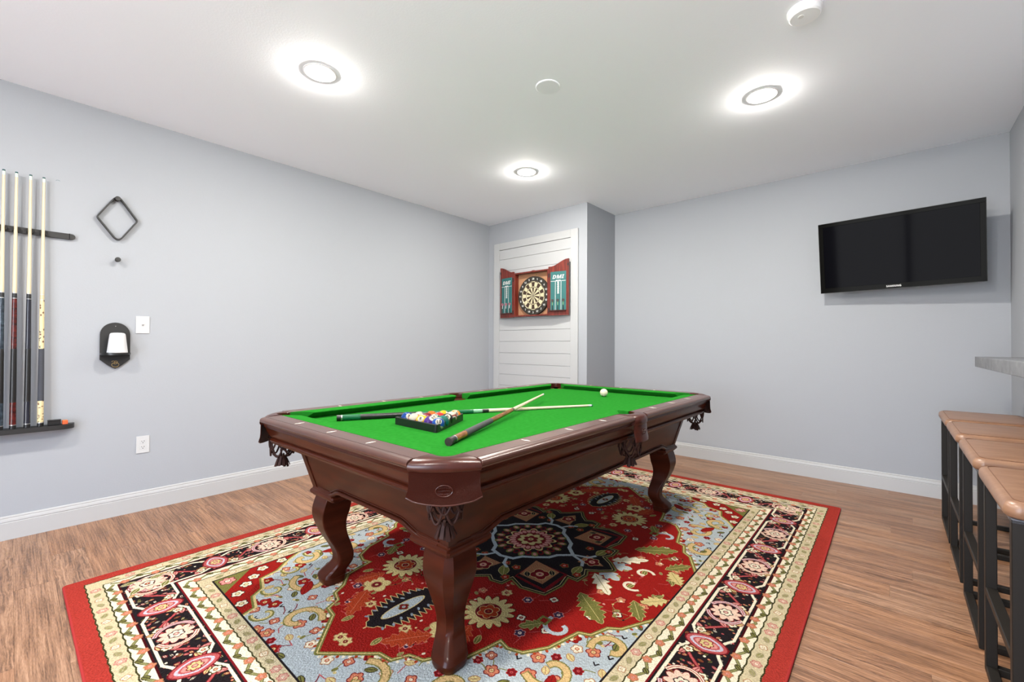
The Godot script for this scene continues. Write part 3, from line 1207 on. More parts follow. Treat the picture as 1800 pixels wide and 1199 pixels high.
	for i in 7:
		P.oval(Vector2(0.06 + 0.012 * (i % 2), 0.78 + i * 0.045), 0.012, 0.006, 0.5, rgb(120, 130, 138), 8)
	P.oval(Vector2(0, 0.905), 0.034, 0.115, 0, gold)
	P.oval(Vector2(0, 0.905), 0.029, 0.108, 0, ice)
	P.flower(Vector2(0, 0.905), 0.022, 4, wine, olive, ice)
	# big rosettes
	P.flower(Vector2(0.305, 0.68), 0.118, 16, gold, black, orange)
	P.oval(Vector2(0.305, 0.68), 0.058, 0.058, 0, wine)
	P.flower(Vector2(0.305, 0.68), 0.048, 6, orange, gold, wine)
	P.flower(Vector2(0.25, 0.885), 0.066, 5, gold, brown, wine, 0.4)
	P.leaf(Vector2(0.185, 1.02), 0.2, 0.046, 2.2, orange, peach, 6)
	P.leaf(Vector2(0.335, 0.87), 0.15, 0.036, 1.3, orange, peach, 5)
	P.leaf(Vector2(0.625, 0.36), 0.24, 0.045, 0.62, olive, gold, 7)
	P.leaf(Vector2(0.79, 0.245), 0.15, 0.03, 0.95, olive, gold, 5)
	P.leaf(Vector2(0.82, 0.13), 0.13, 0.032, 2.3, gold, olive, 5)
	P.leaf(Vector2(0.54, 0.05), 0.16, 0.04, 0.3, ice, gold, 4)
	P.leaf(Vector2(0.565, 0.155), 0.2, 0.036, 0.7, cream, olive, 4)
	P.curl(Vector2(0.68, 0.07), 0.05, 0.5, 1.0, 0.016, cream)
	P.curl(Vector2(0.60, 0.565), 0.07, 3.6, -1.0, 0.02, ice)
	P.leaf(Vector2(0.50, 0.63), 0.1, 0.026, 2.2, olive, gold, 3)
	P.rect(0.50, 0.545, 0.55, 0.595, olive)
	P.rect(0.512, 0.557, 0.538, 0.583, red)
	# black middle with stepped outline
	var mid := [Vector2(-0.3, -0.3), Vector2(-0.3, 0.56), Vector2(0, 0.56), Vector2(0.045, 0.50), Vector2(0.10, 0.45), Vector2(0.14, 0.475), Vector2(0.185, 0.465), Vector2(0.195, 0.39), Vector2(0.29, 0.43), Vector2(0.40, 0.405), Vector2(0.415, 0.30), Vector2(0.39, 0.20), Vector2(0.45, 0.20), Vector2(0.455, 0.14), Vector2(0.43, 0.09), Vector2(0.49, 0.05), Vector2(0.54, 0.0), Vector2(0.54, -0.3)]
	var mp := PackedVector2Array(mid)
	P.poly(grown(mp, 0.026), wine)
	P.poly(grown(mp, 0.021), olive)
	P.poly(grown(mp, 0.012), black)
	P.poly(grown(mp, 0.004), gold)
	P.poly(mp, black)
	# brown corner squares
	var sq := func(d: float, c: Color) -> void:
		P.poly(PackedVector2Array([Vector2(0.285, 0.175 - d), Vector2(0.40 + d, 0.285), Vector2(0.30 + d, 0.40 + d), Vector2(0.175 - d, 0.30)]), c)
	P.poly(PackedVector2Array([Vector2(0.19, 0.19), Vector2(0.395, 0.195), Vector2(0.405, 0.40), Vector2(0.20, 0.385)]), wine)
	P.poly(PackedVector2Array([Vector2(0.2, 0.2), Vector2(0.38, 0.205), Vector2(0.38, 0.38), Vector2(0.205, 0.37)]), black)
	P.poly(PackedVector2Array([Vector2(0.185, 0.185), Vector2(0.35, 0.205), Vector2(0.35, 0.35), Vector2(0.205, 0.35)]), brown)
	P.flower(Vector2(0.285, 0.285), 0.05, 4, wine, gold, rose, 0.78)
	P.leaf(Vector2(0.235, 0.325), 0.05, 0.014, 0.8, black, gold)
	P.leaf(Vector2(0.325, 0.235), 0.05, 0.014, 0.8, black, gold)
	# palmettes in the black part
	P.poly(PackedVector2Array([Vector2(-0.1, 0.33), Vector2(0.06, 0.33), Vector2(0.03, 0.45), Vector2(0, 0.49), Vector2(-0.1, 0.5)]), brown)
	P.flower(Vector2(0, 0.405), 0.046, 5, wine, gold, rose, 0.3)
	P.poly(PackedVector2Array([Vector2(0.36, -0.1), Vector2(0.36, 0.05), Vector2(0.44, 0.03), Vector2(0.49, 0), Vector2(0.49, -0.1)]), brown)
	P.flower(Vector2(0.42, 0), 0.042, 5, wine, gold, rose)
	P.leaf(Vector2(0.12, 0.375), 0.1, 0.026, 0.9, olive, gold)
	P.leaf(Vector2(0.405, 0.125), 0.09, 0.024, 1.5, olive, gold)
	for q in [[0.17, 0.42], [0.08, 0.31], [0.43, 0.165], [0.15, 0.31], [0.33, 0.13]]:
		P.flower(Vector2(q[0], q[1]), 0.022, 5, red, olive, rose)
	# pale line round the inner star, and the star
	var star := [Vector2(0.30, 0), Vector2(0.235, 0.06), Vector2(0.215, 0.11), Vector2(0.15, 0.165), Vector2(0.10, 0.20), Vector2(0.075, 0.25), Vector2(0.0, 0.27)]
	P.line(star, 0.022, ice)
	P.line([Vector2(0.29, 0), Vector2(0.38, 0.03), Vector2(0.40, 0.07)], 0.018, ice)
	P.line([Vector2(0.04, 0.26), Vector2(0.07, 0.32), Vector2(0.11, 0.34)], 0.016, ice)
	for i in 9:
		var a := PI * 0.5 * i / 8.0
		var m := Vector2(cos(a), sin(a)) * (0.19 if i % 2 == 0 else 0.175)
		P.oval(m, 0.028, 0.019, a, olive if i % 2 == 0 else wine)
		P.oval(m, 0.016, 0.010, a, rose if i % 2 == 0 else black)
	P.flower(Vector2.ZERO, 0.155, 12, gold, wine, wine)
	P.flower(Vector2.ZERO, 0.138, 12, wine, olive, wine)
	for i in 7:
		var a := PI * 0.5 * i / 6.0
		P.oval(Vector2(cos(a), sin(a)) * 0.108, 0.02, 0.013, a, rose)
	P.flower(Vector2.ZERO, 0.078, 8, gold, olive, olive)
	P.flower(Vector2.ZERO, 0.045, 6, wine, brown, gold)
	# borders, from the field outwards: two passes, the end border and the side border
	for pass_ in 2:
		var side := pass_ == 1
		var half := HW if side else HL
		var long := HL if side else HW
		var at := func(along: float, d: float) -> Vector2:
			return Vector2(half - d, along) if side else Vector2(along, half - d)
		var band := func(d0: float, d1: float, c: Color) -> void:
			var a0: float = long - d0
			var a1: float = long - d1
			P.poly(PackedVector2Array([at.call(-0.05, d0), at.call(a0, d0), at.call(a1, d1), at.call(-0.05, d1)]), c)
		band.call(0.0, 0.065, edge_red)
		band.call(0.063, 0.125, tan_)
		band.call(0.125, 0.172, cream)
		band.call(0.172, 0.362, black)
		band.call(0.362, 0.425, cream)
		band.call(0.425, 0.482, tan_)
		for d in [0.064, 0.1235, 0.4245]:
			var pts := []
			var n := int(long / 0.03)
			for i in n + 1:
				var a: float = (long - d) * i / n
				pts.append(at.call(a, d + 0.0022 * (1 if i % 2 else -1)))
			P.line(pts, 0.005, olive.darkened(0.55))
		band.call(0.478, 0.484, black)
		band.call(0.168, 0.176, wine.darkened(0.4))
		band.call(0.358, 0.366, wine)
		# tan bands: small blooms and dashes
		for d in [0.094, 0.453]:
			var n := int((long - d) / 0.058)
			for i in n:
				var a: float = (i + 0.5) * 0.058
				match i % 4:
					0: P.flower(at.call(a, d), 0.017, 6, rose.lerp(tan_, 0.45), pink.lerp(tan_, 0.3), cream, i)
					1: P.leaf(at.call(a, d), 0.04, 0.009, 1.2 if side else 0.35, olive.lerp(tan_, 0.45), tan_.darkened(0.2))
					2: P.flower(at.call(a, d), 0.014, 4, cream, brown.lerp(tan_, 0.3), tan_, i)
					3: P.leaf(at.call(a, d), 0.04, 0.010, 1.9 if side else -0.4, olive.lerp(tan_, 0.35), tan_.darkened(0.15))
		# cream bands: a winding vine with peach blooms
		for d in [0.149, 0.394]:
			var pts := []
			var n := int((long - d) / 0.012)
			for i in n + 1:
				var a: float = i * 0.012
				pts.append(at.call(a, d + 0.012 * sin(a * TAU / 0.118)))
			P.line(pts, 0.012, olive.darkened(0.5))
			P.line(pts, 0.0085, olive.lightened(0.12))
			var m := int((long - d) / 0.059)
			for i in m:
				var a: float = (i + 0.5) * 0.059
				if i % 2 == 0:
					P.flower(at.call(a, d + 0.011), 0.0165, 5, peach, brown, rose, i)
				else:
					P.leaf(at.call(a, d - 0.010), 0.032, 0.0085, 0.8 if side else 0.6, olive, black)
		# small leaves and buds over the black ground
		for i in int(long / 0.016):
			for k in 4:
				var a: float = i * 0.016 + r.randf() * 0.012
				if a < long - 0.2:
					var q: Vector2 = at.call(a, 0.186 + r.randf() * 0.162)
					if r.randf() < 0.6:
						P.leaf(q, 0.022, 0.0045, r.randf() * TAU, [cream, rose, olive, gold][(i + k) % 4], [black, wine][k % 2])
					else:
						P.oval(q, 0.006, 0.005, 0.0, [cream, pink, peach][(i + k) % 3], 7)
		# main black border: rosettes and lens palmettes in turn, cartouche lines, curling vines
		var p := 0.266
		var c0 := 0.267
		var un := int(floor((long - 0.2) / p)) + 1
		for i in un:
			var m: float = i * p
			var e := minf(m + p, long - 0.19)
			for s in [-1.0, 1.0]:
				if i % 2 == 0:
					# cartouche line from this rosette to the palmette beyond it
					P.line([at.call(m, c0 + s * 0.078), at.call(e - 0.085, c0 + s * 0.078), at.call(e - 0.05, c0 + s * 0.058), at.call(e - 0.03, c0 + s * 0.05)], 0.0125, cream)
				else:
					P.line([at.call(m + 0.03, c0 + s * 0.05), at.call(m + 0.05, c0 + s * 0.058), at.call(m + 0.085, c0 + s * 0.078), at.call(e, c0 + s * 0.078)], 0.0125, cream)
			# red vine winding from one bloom to the next
			if m + p < long - 0.1:
				var vine := []
				for j in 15:
					var u := j / 14.0
					vine.append(at.call(m + p * u, c0 + 0.045 * sin(u * TAU) * (1.0 if i % 2 else -1.0)))
				P.line(vine, 0.014, wine)
				P.line(vine, 0.009, pink)
				for j in [3, 5, 9, 11]:
					P.leaf(vine[j] + (at.call(0.0, 0.02 * (1 if j % 4 == 1 else -1)) - at.call(0.0, 0.0)), 0.046, 0.010, j * 0.8 + i, [cream, rose, olive, gold][j % 4], wine)
				for j in [4, 10]:
					P.flower(vine[j], 0.019, 5, cream, olive.darkened(0.5), peach, j)
			if i % 2 == 0:
				for s in [-1.0, 1.0]:
					var arc := []
					for j in 9:
						var t := lerpf(-1.15, 1.15, j / 8.0)
						arc.append(at.call(m + s * 0.082 * cos(t), c0 + 0.07 * sin(t)))
					P.line(arc, 0.020, wine)
					P.line(arc, 0.015, rgb(176, 160, 160) if s > 0 else cream)
					P.line(arc, 0.004, pink)
				P.flower(at.call(m, c0), 0.062, 10, rgb(196, 168, 148), wine, peach, 0.3)
				P.flower(at.call(m, c0), 0.026, 6, cream, black, rose)
			else:
				for q in [[0.082, 0.060, wine], [0.076, 0.054, pink], [0.062, 0.042, rgb(166, 160, 170)], [0.050, 0.033, pink], [0.042, 0.027, rose]]:
					var lens := PackedVector2Array()
					for j in 24:
						var t := TAU * j / 24.0
						lens.append(at.call(m + q[1] * sin(t) * (1.0 - 0.25 * absf(cos(t))), c0 + q[0] * cos(t)))
					P.poly(lens, q[2])
				P.flower(at.call(m, c0), 0.025, 7, gold, wine, rose)
	# the corner of the black border
	P.flower(Vector2(HW - 0.267, HL - 0.267), 0.07, 10, rgb(196, 168, 148), wine, peach)
	P.flower(Vector2(HW - 0.267, HL - 0.267), 0.028, 5, cream, black, orange)
	for s in [[0.215, 0.31], [0.31, 0.215], [0.205, 0.205], [0.325, 0.325]]:
		P.leaf(Vector2(HW - s[0], HL - s[1]), 0.06, 0.014, s[0] * 8, olive, cream)
	# wool: every knot a little lighter or darker than the next
	var by := P.im.get_data()
	for i in P.w * P.h:
		var f := 0.86 + 0.28 * r.randf()
		for k in 3:
			by[3 * i + k] = mini(255, int(by[3 * i + k] * f))
	P.im = Image.create_from_data(P.w, P.h, false, Image.FORMAT_RGB8, by)
	# mirror into the whole
	var full := Image.create(P.w * 2, P.h * 2, false, Image.FORMAT_RGB8)
	var q := P.im
	full.blit_rect(q, Rect2i(0, 0, P.w, P.h), Vector2i(P.w, P.h))
	q.flip_x()
	full.blit_rect(q, Rect2i(0, 0, P.w, P.h), Vector2i(0, P.h))
	q.flip_y()
	full.blit_rect(q, Rect2i(0, 0, P.w, P.h), Vector2i(0, 0))
	q.flip_x()
	full.blit_rect(q, Rect2i(0, 0, P.w, P.h), Vector2i(P.w, 0))
	return full


func build_rug() -> void:
	var t := thing("area_rug", "large patterned oriental rug in red, black, cream and pale blue under pool table", "rug", Vector3(-1.638, 0, -2.06), 0.002)
	var hw := 1.352
	var hl := 1.877
	var g := G.new()
	var n := 24
	var y := 0.0125
	var at := func(v: Vector3) -> Vector2:
		return Vector2(v.x / (2 * hw) + 0.5, v.z / (2 * hl) + 0.5)
	g.quad(Vector3(-hw, y, hl), Vector3(hw, y, hl), Vector3(hw, y, -hl), Vector3(-hw, y, -hl), Vector2(0, 1), Vector2(1, 1), Vector2(1, 0), Vector2(0, 0))
	for k in 4:
		var c := [Vector3(-hw, y, hl), Vector3(hw, y, hl), Vector3(hw, y, -hl), Vector3(-hw, y, -hl)]
		var a: Vector3 = c[k]
		var b: Vector3 = c[(k + 1) % 4]
		g.quad(Vector3(a.x, 0.0005, a.z), Vector3(b.x, 0.0005, b.z), b, a, Vector2(0.001, 0.001), Vector2(0.001, 0.001), Vector2(0.001, 0.001), Vector2(0.001, 0.001))
	g.quad(Vector3(-hw, 0.0005, hl), Vector3(-hw, 0.0005, -hl), Vector3(hw, 0.0005, -hl), Vector3(hw, 0.0005, hl))
	var pile := noise_image(1024, 1024, 0.35, 2, 61)
	part(t, "pile", g.mesh(20.0), M("rug_pile", Color.WHITE, 0.95, {"albedo_texture": tex(rug_image()), "normal_enabled": true, "normal_texture": normal_of(pile, 3.0), "normal_scale": 0.5, "metallic_specular": 0.15}))
	g = G.new()
	var path := PackedVector3Array()
	for k in [[-1, 1], [1, 1], [1, -1], [-1, -1]]:
		for s in 3:
			var d: Vector2 = [Vector2(-0.01, 0), Vector2(-0.003, -0.003), Vector2(0, -0.01)][s if k[0] * k[1] > 0 else 2 - s]
			path.append(Vector3(k[0] * (hw + 0.001 + d.x), 0.0068, k[1] * (hl + 0.001 + d.y)))
	g.tube(path, 0.0064, 8, true)
	part(t, "edge_binding", g.mesh(60.0), M("rug_binding", rgb(146, 46, 44), 0.9, {"metallic_specular": 0.15}))


# ---------------------------------------------------------------- cues
func cue_radius(y: float) -> float:
	if y < 0.74:
		return lerpf(0.0147, 0.0108, y / 0.74)
	return lerpf(0.0106, 0.0062, pow((y - 0.74) / 0.73, 0.8))


# bands: name, from, to, material; butt end at the origin, tip up
func build_cue(label: String, group: String, bands: Array, at: Transform3D) -> Node3D:
	var t := thing("pool_cue", label, "cue", Vector3.ZERO, 0.0, group)
	for b in bands:
		var prof := []
		var n := 6 if b[2] - b[1] > 0.1 else 2
		prof.append(Vector2(0.0, b[1]))
		for i in n + 1:
			var y := lerpf(b[1], b[2], float(i) / n)
			prof.append(Vector2(cue_radius(y) + (b[4] if b.size() > 4 else 0.0), y))
		prof.append(Vector2(0.0, b[2]))
		part(t, b[0], G.new().lathe(prof, 18).mesh(40.0), b[3])
	t.transform = at
	return t


func along(a: Vector3, b: Vector3, length: float) -> Transform3D:
	var y := (b - a).normalized()
	var x := y.cross(Vector3.UP).normalized() if absf(y.y) < 0.99 else Vector3.RIGHT
	var z := x.cross(y)
	return Transform3D(Basis(x, y * (a.distance_to(b) / length), z), a)


func star_sleeve() -> StandardMaterial3D:
	var im := Image.create(128, 512, false, Image.FORMAT_RGB8)
	im.fill(rgb(198, 186, 146))
	var P := Pen.new()
	P.im = im
	P.w = 128
	P.h = 512
	P.k = 1.0
	var r := RandomNumberGenerator.new()
	r.seed = 9
	for i in 26:
		var m := Vector2(r.randf_range(6, 122), 12.0 + i * 19.0)
		if i % 3 != 1:
			var o := PackedVector2Array()
			for k in 10:
				o.append(m + Vector2.from_angle(k * TAU / 10 - PI / 2) * (13.0 if k % 2 == 0 else 5.5))
			P.poly(o, rgb(92, 50, 34))
		else:
			for k in 4:
				P.oval(m + Vector2(r.randf_range(-12, 12), r.randf_range(-10, 10)), r.randf_range(3, 8), r.randf_range(2, 5), r.randf() * 3.0, rgb(40, 34, 30), 9)
	return M("star_sleeve", Color.WHITE, 0.3, {"albedo_texture": tex(im)})


func build_cues() -> void:
	var bl := M("black_plastic")
	var mp := M("maple")
	var sv := M("silver")
	var wrap := M("linen_wrap", Color.WHITE, 0.8, {"albedo_texture": toned(noise_image(128, 128, 0.3, 2, 71), rgb(28, 28, 30), rgb(78, 78, 82)), "uv1_triplanar": true, "uv1_scale": Vector3.ONE * 14.0})
	var tip := M("cue_tip", rgb(40, 74, 78), 0.9)
	var fer := M("ferrule", rgb(190, 206, 194), 0.4)
	var top := func(shaft: Material) -> Array:
		return [["shaft", 0.79, 1.44, shaft], ["ferrule", 1.44, 1.462, fer], ["tip", 1.462, 1.47, tip]]
	# on the table
	var green := M("green_stain", rgb(14, 84, 52), 0.2)
	var pale := M("green_points", rgb(112, 160, 128), 0.25)
	var brown := M("brown_stain", Color.WHITE, 0.25, {"albedo_texture": toned(noise_image(64, 256, 0.06, 3, 72, 1.0, 6.0), rgb(86, 50, 22), rgb(140, 92, 44)), "uv1_scale": Vector3(1, 1, 1)})
	build_cue("green pool cue with black wrap lying behind the ball triangle on the cloth", "", [["bumper", 0.0, 0.02, bl], ["ring", 0.02, 0.026, sv], ["butt_sleeve", 0.026, 0.11, green], ["wrap", 0.11, 0.40, bl, 0.0004], ["forearm", 0.40, 0.70, green], ["points", 0.70, 0.752, pale], ["collar", 0.752, 0.79, bl, 0.0003]] + top.call(mp), along(Vector3(-2.062, 0.8109, -1.057), Vector3(-1.403, 0.8031, -2.369), 1.47))
	build_cue("brown pool cue with grey wrap lying crossed over the green cue", "", [["bumper", 0.0, 0.014, M("rubber", rgb(44, 38, 34), 0.85), 0.001], ["butt_cap", 0.014, 0.048, bl], ["ring", 0.048, 0.053, sv, 0.0003], ["butt_sleeve", 0.053, 0.15, brown], ["wrap", 0.15, 0.45, wrap, 0.0004], ["forearm", 0.45, 0.765, brown], ["collar", 0.765, 0.79, M("dark_collar", rgb(70, 58, 44), 0.3)]] + top.call(mp), along(Vector3(-1.25, 0.8109, -1.076), Vector3(-1.789, 0.8415, -2.382), 1.47))
	# in the wall rack
	var navy := M("navy_marble", Color.WHITE, 0.15, {"albedo_texture": toned(noise_image(128, 128, 0.05, 4, 73), rgb(22, 28, 36), rgb(64, 78, 88)), "uv1_triplanar": true, "uv1_scale": Vector3.ONE * 5.0})
	var wine := M("wine_stain", Color.WHITE, 0.15, {"albedo_texture": toned(noise_image(128, 128, 0.05, 3, 74), rgb(36, 14, 14), rgb(98, 28, 24)), "uv1_triplanar": true, "uv1_scale": Vector3.ONE * 6.0})
	var inky := M("ink_lacquer", rgb(34, 35, 44), 0.12)
	var stars := star_sleeve()
	var speck := M("speckled_wrap", Color.WHITE, 0.75, {"albedo_texture": toned(noise_image(128, 128, 0.4, 1, 75), rgb(22, 24, 30), rgb(84, 88, 98)), "uv1_triplanar": true, "uv1_scale": Vector3.ONE * 9.0})
	var kit := func(a: Material, w: Material, j: Material) -> Array:
		return [["bumper", 0.0, 0.02, bl], ["ring", 0.02, 0.024, sv, 0.0003], ["butt_sleeve", 0.024, 0.15, a], ["wrap", 0.15, 0.455, w, 0.0003], ["forearm", 0.455, 0.742, a], ["ring", 0.742, 0.745, sv, 0.0003], ["collar", 0.745, 0.772, j], ["joint_ring", 0.772, 0.776, sv, 0.0003], ["shaft", 0.776, 1.44, mp], ["ferrule", 1.44, 1.462, fer], ["tip", 1.462, 1.47, tip]]
	var grp := "cues standing in the wall rack"
	var zs := [0.037, -0.013, -0.070, -0.125]
	var lab := ["pool cue with slate-blue butt, furthest from the diamond rack in the wall rack", "pool cue with dark wine-red butt in the wall rack", "pool cue with inky black butt next to the starred cue in the wall rack", "pool cue with cream starred butt and speckled wrap in the wall rack"]
	for i in 4:
		var bands: Array = kit.call([navy, wine, inky, stars][i], bl if i < 3 else speck, bl if i < 3 else M("cream_collar", rgb(190, 176, 142), 0.3))
		build_cue(lab[i], grp, bands, along(Vector3(XL + 0.052, 0.6634, zs[i]), Vector3(XL + 0.034, 0.6634 + 1.535, zs[i]), 1.47))


# ---------------------------------------------------------------- left wall
func build_left_wall() -> void:
	var bs := M("black_satin")
	# cue rack: notched bar above, shelf below
	var t := thing("cue_rack", "black two-piece wall cue rack with notched bar and lower shelf", "cue rack", Vector3(XL, 0, 0))
	var bar := PackedVector2Array()
	var z1 := -0.268
	for i in 9:
		var a := lerpf(-PI / 2, PI / 2, i / 8.0)
		bar.append(Vector2(z1 + 0.02 - 0.02 * cos(a), 1.856 + 0.0175 * sin(a)))
	bar.append(Vector2(0.42, 1.8735))
	bar.append(Vector2(0.42, 1.8385))
	var g := G.new()
	g.xf = Transform3D(Basis(Vector3(0, 0, 1), Vector3(0, 1, 0), Vector3(1, 0, 0)), Vector3.ZERO)
	g.prism(bar, 0.0005, 0.02)
	part(t, "bar", g.mesh(), bs)
	g = G.new()
	g.xf = Transform3D(Basis(Vector3(0, 0, 1), Vector3(0, 1, 0), Vector3(1, 0, 0)), Vector3.ZERO)
	for c in [0.037, -0.013, -0.070, -0.125]:
		for s in [-1.0, 1.0]:
			var prong := G.new()
			part(t, "clip", prong.box(Vector3(0.032, 1.856, c + s * 0.0125), Vector3(0.026, 0.026, 0.006), 0.002).mesh(), M("black_plastic"))
	var cap := part(t, "end_cap", G.new().box(Vector3(0.0115, 1.8565, -0.2405), Vector3(0.0195, 0.0375, 0.003), 0.0005).mesh(), M("black_gloss"))
	var shelf := PackedVector2Array()
	for i in 9:
		var a := lerpf(0.0, PI / 2, i / 8.0)
		shelf.append(Vector2(0.02 + 0.07 * sin(a), -0.20 - 0.075 * cos(a)))
	shelf.append(Vector2(0.09, 0.42))
	shelf.append(Vector2(0.0005, 0.42))
	shelf.append(Vector2(0.0005, -0.275))
	part(t, "shelf", G.new().slab(shelf, 0.635, 0.663).mesh(), bs)
	# chalk on the shelf
	var ch := thing("chalk_holder", "black chalk box on the cue rack shelf beside the orange one", "chalk box", Vector3(XL + 0.05, 0.6632, -0.184), 0.0, "chalk on the cue rack shelf")
	part(ch, "body", G.new().box(Vector3(0, 0.014, 0), Vector3(0.03, 0.028, 0.058), 0.003).mesh(), M("black_plastic"))
	part(ch, "lid", G.new().box(Vector3(0, 0.0305, 0), Vector3(0.032, 0.005, 0.06), 0.0015).mesh(), bs)
	var oc := thing("chalk_cube", "orange chalk cube at the end of the cue rack shelf", "chalk", Vector3(XL + 0.05, 0.6632, -0.2305), 0.1, "chalk on the cue rack shelf")
	part(oc, "paper_wrap", G.new().box(Vector3(0, 0.012, 0), Vector3(0.025, 0.024, 0.025), 0.0015).mesh(), M("orange_paper", rgb(196, 84, 40), 0.7))
	part(oc, "chalk_face", G.new().box(Vector3(0, 0.0245, 0), Vector3(0.021, 0.0025, 0.021), 0.001).mesh(), M("orange_chalk", rgb(214, 116, 62), 0.95))
	# pegs
	var peg := G.new()
	peg.xf = Transform3D(Basis(Vector3.FORWARD, PI / 2), Vector3.ZERO)
	peg.lathe([Vector2(0, 0.0), Vector2(0.011, 0.0), Vector2(0.011, 0.034), Vector2(0.0135, 0.036), Vector2(0.0155, 0.039), Vector2(0.0155, 0.047), Vector2(0.014, 0.049), Vector2(0, 0.05)], 24)
	var pm := peg.mesh()
	var p1 := thing("wall_peg", "round black wall peg holding up the diamond rack", "peg", Vector3(XL, 2.153, -0.467), 0.0, "black wall pegs")
	part(p1, "knob", pm, bs)
	copy(p1, "empty round black wall peg below the diamond rack", Vector3(XL, 1.741, -0.471))
	# diamond rack
	var dr := thing("diamond_rack", "black diamond-shaped ball rack hanging on a wall peg", "ball rack", Vector3(XL, 0, 0))
	var corners := [Vector2(-0.467, 2.183), Vector2(-0.366, 2.014), Vector2(-0.473, 1.862), Vector2(-0.573, 2.026)]
	var loop := []
	for k in 4:
		var c: Vector2 = corners[k]
		var a: Vector2 = corners[(k + 3) % 4]
		var b: Vector2 = corners[(k + 1) % 4]
		var d := 0.045 if k % 2 == 0 else 0.012
		for i in 9:
			loop.append(bez(c + (a - c).normalized() * d, c, c + (b - c).normalized() * d, i / 8.0))
	var rings := []
	for i in loop.size():
		var c: Vector2 = loop[i]
		var d: Vector2 = (loop[(i + 1) % loop.size()] - loop[(i + loop.size() - 1) % loop.size()]).normalized().orthogonal() * 0.0042
		var r := PackedVector3Array()
		for q in [[0.004, 1.0], [0.030, 1.0], [0.031, 0.6], [0.031, -0.6], [0.030, -1.0], [0.004, -1.0]]:
			var v: Vector2 = c + d * q[1]
			r.append(Vector3(q[0], v.y, v.x))
		rings.append(r)
	rings.append(rings[0])
	part(dr, "frame", G.new().loft(rings, false).mesh(40.0), bs)
	# talc cone shelf
	var sh := thing("cone_shelf", "small black arched wall shelf with gold emblem under the white cone", "shelf", Vector3(XL, 0, -0.467))
	var o := PackedVector2Array()
	for i in 17:
		var a := lerpf(0.0, PI, i / 16.0)
		o.append(Vector2(0.0765 * cos(a), 1.232 + 0.083 * sin(a)))
	o.append(Vector2(-0.0765, 1.064))
	for i in 9:
		var u := i / 8.0
		o.append(Vector2(lerpf(-0.068, 0.068, u), 1.003 + 0.055 * pow(absf(2.0 * u - 1.0), 1.35)))
	o.append(Vector2(0.0765, 1.064))
	g = G.new()
	g.xf = Transform3D(Basis(Vector3(0, 0, 1), Vector3(0, 1, 0), Vector3(1, 0, 0)), Vector3.ZERO)
	g.prism(o, 0.0005, 0.017)
	part(sh, "back_board", g.mesh(25.0), bs)
	var half := PackedVector2Array([Vector2(0.017, -0.0765)])
	for i in 17:
		var a := lerpf(-PI / 2, PI / 2, i / 16.0)
		half.append(Vector2(0.035 + 0.078 * cos(a), 0.0765 * sin(a)))
	half.append(Vector2(0.017, 0.0765))
	part(sh, "tray", G.new().slab(half, 1.096, 1.11).mesh(25.0), M("black_plastic"))
	g = G.new()
	var gold := M("gold_print", rgb(168, 140, 84), 0.5)
	var ring := PackedVector3Array()
	for i in 24:
		var a := TAU * i / 24
		ring.append(Vector3(0.0174, 1.029 + 0.0155 * sin(a), -0.001 + 0.0185 * cos(a)))
	g.tube(ring, 0.0011, 5, true)
	for q in [[0.010, 1.046, 0.009], [-0.004, 1.048, 0.007]]:
		var c2 := PackedVector3Array()
		for i in 14:
			var a := 0.4 + 4.2 * i / 13.0
			c2.append(Vector3(0.0174, q[1] + q[2] * sin(a), q[0] + q[2] * cos(a)))
		g.tube(c2, 0.001, 5)
	g.tube(PackedVector3Array([Vector3(0.0174, 1.04, -0.012), Vector3(0.0174, 1.033, 0.0), Vector3(0.0174, 1.038, 0.008)]), 0.0009, 5)
	part(sh, "emblem", g.mesh(60.0), gold)
	part(sh, "screw", G.new().box(Vector3(0.0178, 1.29, 0), Vector3(0.002, 0.005, 0.005), 0.001).mesh(), M("silver"))
	var cone := thing("talc_cone", "white cone-shaped block of hand talc on the black wall shelf", "talc cone", Vector3(XL + 0.064, 1.1102, -0.472))
	part(cone, "block", G.new().lathe([Vector2(0, 0), Vector2(0.051, 0), Vector2(0.053, 0.002), Vector2(0.053, 0.008), Vector2(0.0415, 0.118), Vector2(0.039, 0.127), Vector2(0.034, 0.132), Vector2(0.02, 0.135), Vector2(0, 0.136)], 36).mesh(60.0), M("talc", rgb(192, 194, 197), 0.9))
	# switch and outlet
	var sw := thing("light_switch", "white toggle light switch plate beside the talc shelf", "light switch", Vector3(XL, 1.305, -0.611))
	part(sw, "plate", G.new().box(Vector3(0.003, 0, 0), Vector3(0.005, 0.122, 0.076), 0.002).mesh(), M("white_plastic"))
	part(sw, "slot", G.new().box(Vector3(0.0057, 0, 0), Vector3(0.001, 0.025, 0.011)).mesh(), M("slot_grey", rgb(176, 176, 174), 0.5))
	var tg := part(sw, "toggle", G.new().box(Vector3(0.005, 0, 0), Vector3(0.016, 0.011, 0.0085), 0.0015).mesh(), M("white_plastic"), Vector3(0.006, 0.001, 0))
	tg.rotation.z = 0.5
	for s in [-1.0, 1.0]:
		part(sw, "screw", G.new().box(Vector3(0.0057, s * 0.03, 0), Vector3(0.001, 0.004, 0.004)).mesh(), M("slot_grey"))
	var ou := thing("wall_outlet", "white duplex wall outlet low on the left wall", "outlet", Vector3(XL, 0.463, -0.62))
	part(ou, "plate", G.new().box(Vector3(0.003, 0, 0), Vector3(0.005, 0.12, 0.074), 0.002).mesh(), M("white_plastic"))
